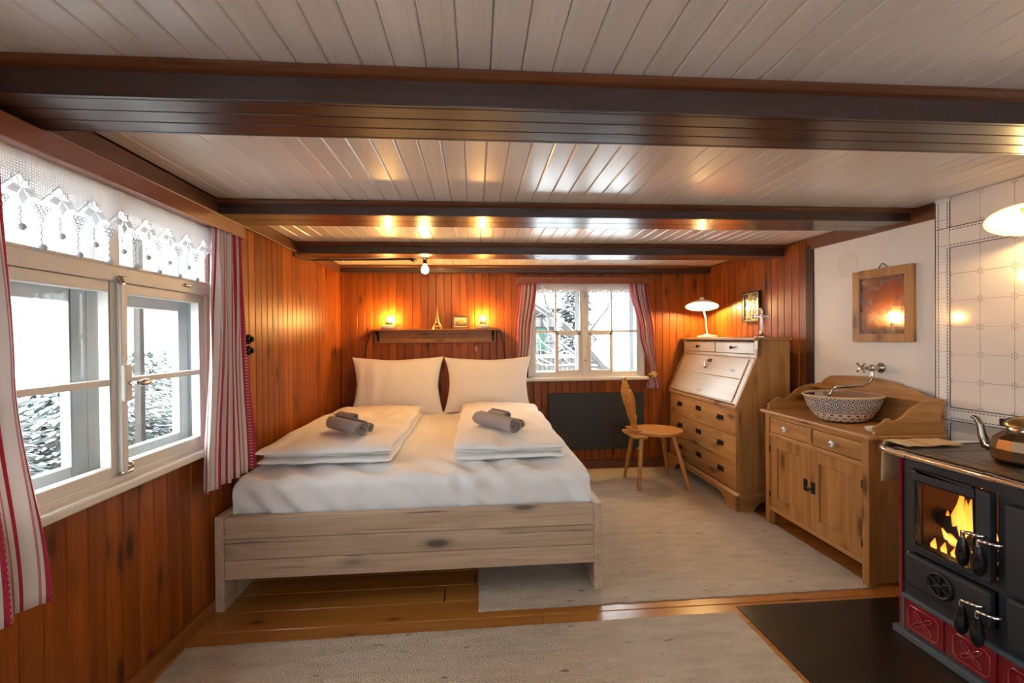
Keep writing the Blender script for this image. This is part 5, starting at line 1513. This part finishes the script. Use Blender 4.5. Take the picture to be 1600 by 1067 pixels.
MB().tube([tuple(dv * (0.085 * math.cos(a)) + fold_dir * (0.11 * math.sin(a)) + Vector((0, 0, 0.138 + 0.02 * math.sin(a)))) for a in [PI * k / 14 for k in range(15)]], 0.006, 8).build('bail_handle', M['iron'], kt, smooth=60)

# tea towel over the far end of the rail
tt = NT('linen_tea_towel')
uvn = tt.coord('UV'); sp_ = tt.n('ShaderNodeSeparateXYZ'); tt.l(uvn, sp_.inputs[0])
f_ = tt.ramp(sp_.outputs[0], [(0.0, (0.56, 0.41, 0.23)), (0.34, (0.50, 0.09, 0.06)), (0.37, (0.56, 0.41, 0.23)), (0.41, (0.50, 0.09, 0.06)), (0.44, (0.56, 0.41, 0.23))], 'CONSTANT')
tt.pbr(f_, 0.9)
towelm = tt.m
vs = []; fs = []; uvs = []
prof = [(-0.10, 0.014), (-0.05, 0.015), (-0.012, 0.018), (0.012, 0.016), (0.022, 0.0), (0.024, -0.05), (0.026, -0.11), (0.027, -0.17)]
NXT = 14
for j, (a, z) in enumerate(prof):
    for i in range(NXT + 1):
        vs.append((0.25 * i / NXT, a + 0.002 * math.sin(i * 1.7 + j), z + 0.002 * math.sin(i * 0.9)))
for j in range(len(prof) - 1):
    for i in range(NXT):
        q = (j * (NXT + 1) + i, j * (NXT + 1) + i + 1, (j + 1) * (NXT + 1) + i + 1, (j + 1) * (NXT + 1) + i)
        fs.append(q); uvs.append([((v_ % (NXT + 1)) / NXT, (v_ // (NXT + 1)) / 8) for v_ in q])
o = MB().add(vs, fs, uvs).build('tea_towel', towelm, None, smooth=70)
o.location = (1.80, SY1 + 0.065, ZT + 0.020)
sdm = o.modifiers.new('thickness', 'SOLIDIFY'); sdm.thickness = 0.004; sdm.offset = 1
tag(o, 'folded beige tea towel with red stripes hanging over the range rail', 'tea towel')

# ------------------------------------------------------------------ rugs
def rug(label, pts, seed):
    (ax, ay), (bx, by), (cx, cy), (dx, dy) = pts   # counter-clockwise
    N, K = 110, 70
    vs = []; fs = []
    rnd = random.Random(seed)
    for lay, z in ((0, 0.0005), (1, 0.010)):
        for j in range(K + 1):
            v = j / K
            for i in range(N + 1):
                u = i / N
                x = (ax * (1 - u) + bx * u) * (1 - v) + (dx * (1 - u) + cx * u) * v
                y = (ay * (1 - u) + by * u) * (1 - v) + (dy * (1 - u) + cy * u) * v
                e = 0.005 * noise.noise(Vector((x * 22, y * 22, seed)))
                if i in (0, N): x += e
                if j in (0, K): y += e + 0.004 * noise.noise(Vector((x * 5, 0, seed)))
                zz = z
                if lay:
                    edge = min(i, N - i, j, K - j)
                    zz = z - (0.004 if edge == 0 else 0) + 0.0012 * noise.noise(Vector((x * 40, y * 40, seed)))
                vs.append((x, y, zz))
    M1 = (N + 1) * (K + 1)
    for j in range(K):
        for i in range(N):
            q = (j * (N + 1) + i, j * (N + 1) + i + 1, (j + 1) * (N + 1) + i + 1, (j + 1) * (N + 1) + i)
            fs.append(tuple(M1 + k for k in q)); fs.append(q[::-1])
    ring = [i for i in range(N + 1)] + [j * (N + 1) + N for j in range(1, K + 1)] + [K * (N + 1) + i for i in range(N - 1, -1, -1)] + [j * (N + 1) for j in range(K - 1, 0, -1)]
    for a, b_ in zip(ring, ring[1:] + ring[:1]): fs.append((a, b_, M1 + b_, M1 + a))
    o = MB().add(vs, fs).build('wool_rug', M['rug'], None, smooth=60)
    return tag(o, label, 'rug', 'beige woven wool rugs')
rug('large beige woven wool rug under the chair, desk and washstand', [(0.0, 2.11), (1.985, 2.125), (1.985, 4.28), (0.0, 4.28)], 1)
rug('beige woven wool rug in the foreground beside the steel hearth plate', [(-1.19, 1.0), (1.185, 1.0), (1.175, 1.992), (-1.205, 1.968)], 2)

# ------------------------------------------------------------------ outside: snow, hedge, trees, neighbouring house
gp = MB()
NG = 40
def gz(x, y): return -0.45 + 0.25 * noise.noise(Vector((x * 0.25, y * 0.25, 3))) + max(0, (y - 8)) * 0.05
vs = []; fs = []
for j in range(NG + 1):
    for i in range(NG + 1):
        x = -32 + 64 * i / NG; y = -24 + 64 * j / NG
        inside = -1.9 < x < 3.6 and -3.0 < y < 5.2
        vs.append((x, y, -0.6 if inside else gz(x, y)))
for j in range(NG):
    for i in range(NG):
        fs.append((j * (NG + 1) + i, j * (NG + 1) + i + 1, (j + 1) * (NG + 1) + i + 1, (j + 1) * (NG + 1) + i))
gd = gp.add(vs, fs).build('snowy_ground', M['snow'], None, smooth=70)
tag(gd, 'snow covered garden ground outside the windows', 'snow', kind='structure')

def leaf_cluster(m, ms, c, r, n, rnd, droop=0.3, size=0.09, snowp=0.5):
    for _ in range(n):
        d = Vector((rnd.gauss(0, 1), rnd.gauss(0, 1), rnd.gauss(0, 0.8))).normalized()
        p = Vector(c) + Vector((d.x * r[0], d.y * r[1], d.z * r[2])) * rnd.uniform(0.75, 1.02)
        a = Vector((d.x, d.y, -droop + 0.4 * rnd.random())).normalized() * size * rnd.uniform(0.7, 1.5)
        s = a.cross(Vector((0, 0, 1))).normalized() * size * 0.28
        up = Vector((0, 0, 0.012))
        m.add([p - s, p + a * 0.5 - s * 1.2, p + a, p + a * 0.5 + s * 1.2], [(0, 1, 2, 3)])
        if rnd.random() < snowp:
            k = 0.8
            ms.add([p - s * k + up, p + a * 0.5 - s * 1.2 * k + up * 1.6, p + a * 0.9 + up, p + a * 0.5 + s * 1.2 * k + up * 1.6], [(0, 1, 2, 3)])
rnd = random.Random(21)
labels = ['snowy evergreen shrub outside the left window, nearest to the camera', 'snowy evergreen shrub behind the middle of the left casement', 'snowy evergreen shrub behind the window handle', 'snowy evergreen shrub behind the right casement of the left window', 'snowy evergreen shrub furthest along outside the left window']
for k, (x, y, r, h) in enumerate(((-3.3, 1.2, 0.85, 1.10), (-3.5, 2.6, 0.9, 1.18), (-3.4, 4.1, 0.9, 1.12), (-4.0, 5.6, 0.95, 1.22), (-4.9, 7.2, 1.05, 1.3))):
    s = thing('snowy_shrub', labels[k], 'shrub', (x, y, -0.45), 0, 'evergreen shrubs outside the left window')
    m, ms = MB(), MB()
    leaf_cluster(m, ms, (0, 0, 0.62 * h), (r, r, 0.62 * h), 5200, rnd, 0.35, 0.085, 0.42)
    leaf_cluster(m, ms, (0, 0, 0.45 * h), (r * 0.8, r * 0.8, 0.5 * h), 700, rnd, 0.35, 0.12, 0.2)
    m.build('foliage', M['needle'], s); ms.build('snow', M['snow'], s)
    MB().tube([(0, 0, -0.1), (0.05, 0.02, 0.5)], [0.04, 0.02], 6).build('stem', M['bark'], s)
tag(MB().box(-2.26, -2.22, 3.2, 3.24, -0.5, 1.95).build('garden_post', M['fence'], None), 'thin grey wooden post outside the right casement', 'post')

def bare_tree(label, base, h, seed, lean=(0, 0), green=False):
    t = thing('snowy_tree', label, 'tree', base, 0, 'winter trees outside')
    rnd = random.Random(seed)
    m, ms = MB(), MB()
    def branch(p, d, ln, r, lv):
        pts = [p]; q = Vector(p); dd = Vector(d)
        for s in range(5):
            dd = (dd + Vector((rnd.gauss(0, .18), rnd.gauss(0, .18), rnd.gauss(0.04, .14)))).normalized()
            q = q + dd * ln / 5; pts.append(q.copy())
        rr = [r * (1 - 0.14 * s) for s in range(6)]
        m.tube(pts, rr, 5)
        ms.tube([p_ + Vector((0, 0, r_ * 0.8)) for p_, r_ in zip(pts, rr)], [r_ * 0.8 for r_ in rr], 5)
        if lv < 3:
            for s in range(2, 6):
                for _ in range(1 if lv else 2):
                    nd = (dd + Vector((rnd.gauss(0, .8), rnd.gauss(0, .8), rnd.gauss(0.1, .5)))).normalized()
                    branch(pts[s], nd, ln * 0.55, rr[s] * 0.55, lv + 1)
    branch(Vector((0, 0, 0)), Vector((lean[0], lean[1], 1)).normalized(), h * 0.6, h * 0.02, 0)
    m.build('branches', M['bark'], t); ms.build('snow', M['snow'], t)
    return t
bare_tree('bare snowy tree with leaning trunk outside the back window', (4.2, 11.5, -0.5), 6.5, 5, (-0.5, -0.1))
bare_tree('bare snowy tree beyond the left window', (-7.5, 4.6, -0.5), 5.0, 8)
cf = thing('snowy_conifer', 'green conifer dusted with snow outside the back window', 'tree', (3.25, 14.6, -0.2), 0, 'winter trees outside')
m, ms = MB(), MB()
for lv in range(9):
    z = 0.6 + lv * 0.42; r = 0.75 * (1 - lv / 10)
    leaf_cluster(m, ms, (0, 0, z), (r, r, 0.28), 260, rnd, 0.5, 0.22, 0.45)
m.build('foliage', M['needle'], cf); ms.build('snow', M['snow'], cf)
MB().tube([(0, 0, 0), (0, 0, 4.2)], [0.09, 0.02], 7).build('trunk', M['bark'], cf)

hs = thing('neighbour_house', 'dark timber house with snowy roof behind the back window', 'house', (1.2, 16.0, -0.3))
box(-2.6, 1.6, 0, 3.5, 0, 2.5).build('walls', M['housewood'], hs)
MB().prism([(-0.5, 2.40), (1.75, 3.5), (4.0, 2.40), (4.0, 2.55), (1.75, 3.68), (-0.5, 2.55)], 0, -3.0, 2.0).build('roof', M['housewood'], hs)
MB().prism([(-0.55, 2.55), (1.75, 3.68), (4.05, 2.55), (4.05, 2.85), (1.75, 3.95), (-0.55, 2.85)], 0, -3.05, 2.05).build('roof_snow', M['snow'], hs, 0.06)
for x0 in (-1.6, 0.2):
    w_ = MB().box(x0, x0 + 0.7, -0.04, 0.0, 1.1, 1.9).build('window', M['white_outer'], hs)
    MB().box(x0 + 0.06, x0 + 0.64, -0.05, -0.04, 1.16, 1.84).build('pane', M['black_gloss'], w_)
    MB().box(x0 - 0.36, x0 - 0.02, -0.06, 0.0, 1.1, 1.9).build('shutter', M['greenpaint'], hs)
    MB().box(x0 + 0.72, x0 + 1.06, -0.06, 0.0, 1.1, 1.9).build('shutter', M['greenpaint'], hs)
fn = thing('garden_fence', 'weathered picket fence in the snow outside the back window', 'fence', (1.0, 12.2, -0.25))
pm = MB().prism([(-0.05, 0), (0.05, 0), (0.05, 0.92), (0, 0.98), (-0.05, 0.92)], 1, -0.012, 0.012).mesh(); pm.materials.append(M['fence'])
for k in range(22):
    o = bpy.data.objects.new('picket', pm); COL.objects.link(o); o.parent = fn; o.location = (-0.6 + k * 0.125, 0, 0)
for zz in (0.25, 0.72): MB().box(-0.7, 2.15, 0.012, 0.05, zz, zz + 0.07).build('rail', M['fence'], fn)
MB().box(-0.7, 2.15, -0.04, 0.05, 0.97, 1.06).build('snow_cap', M['snow'], fn, 0.03)
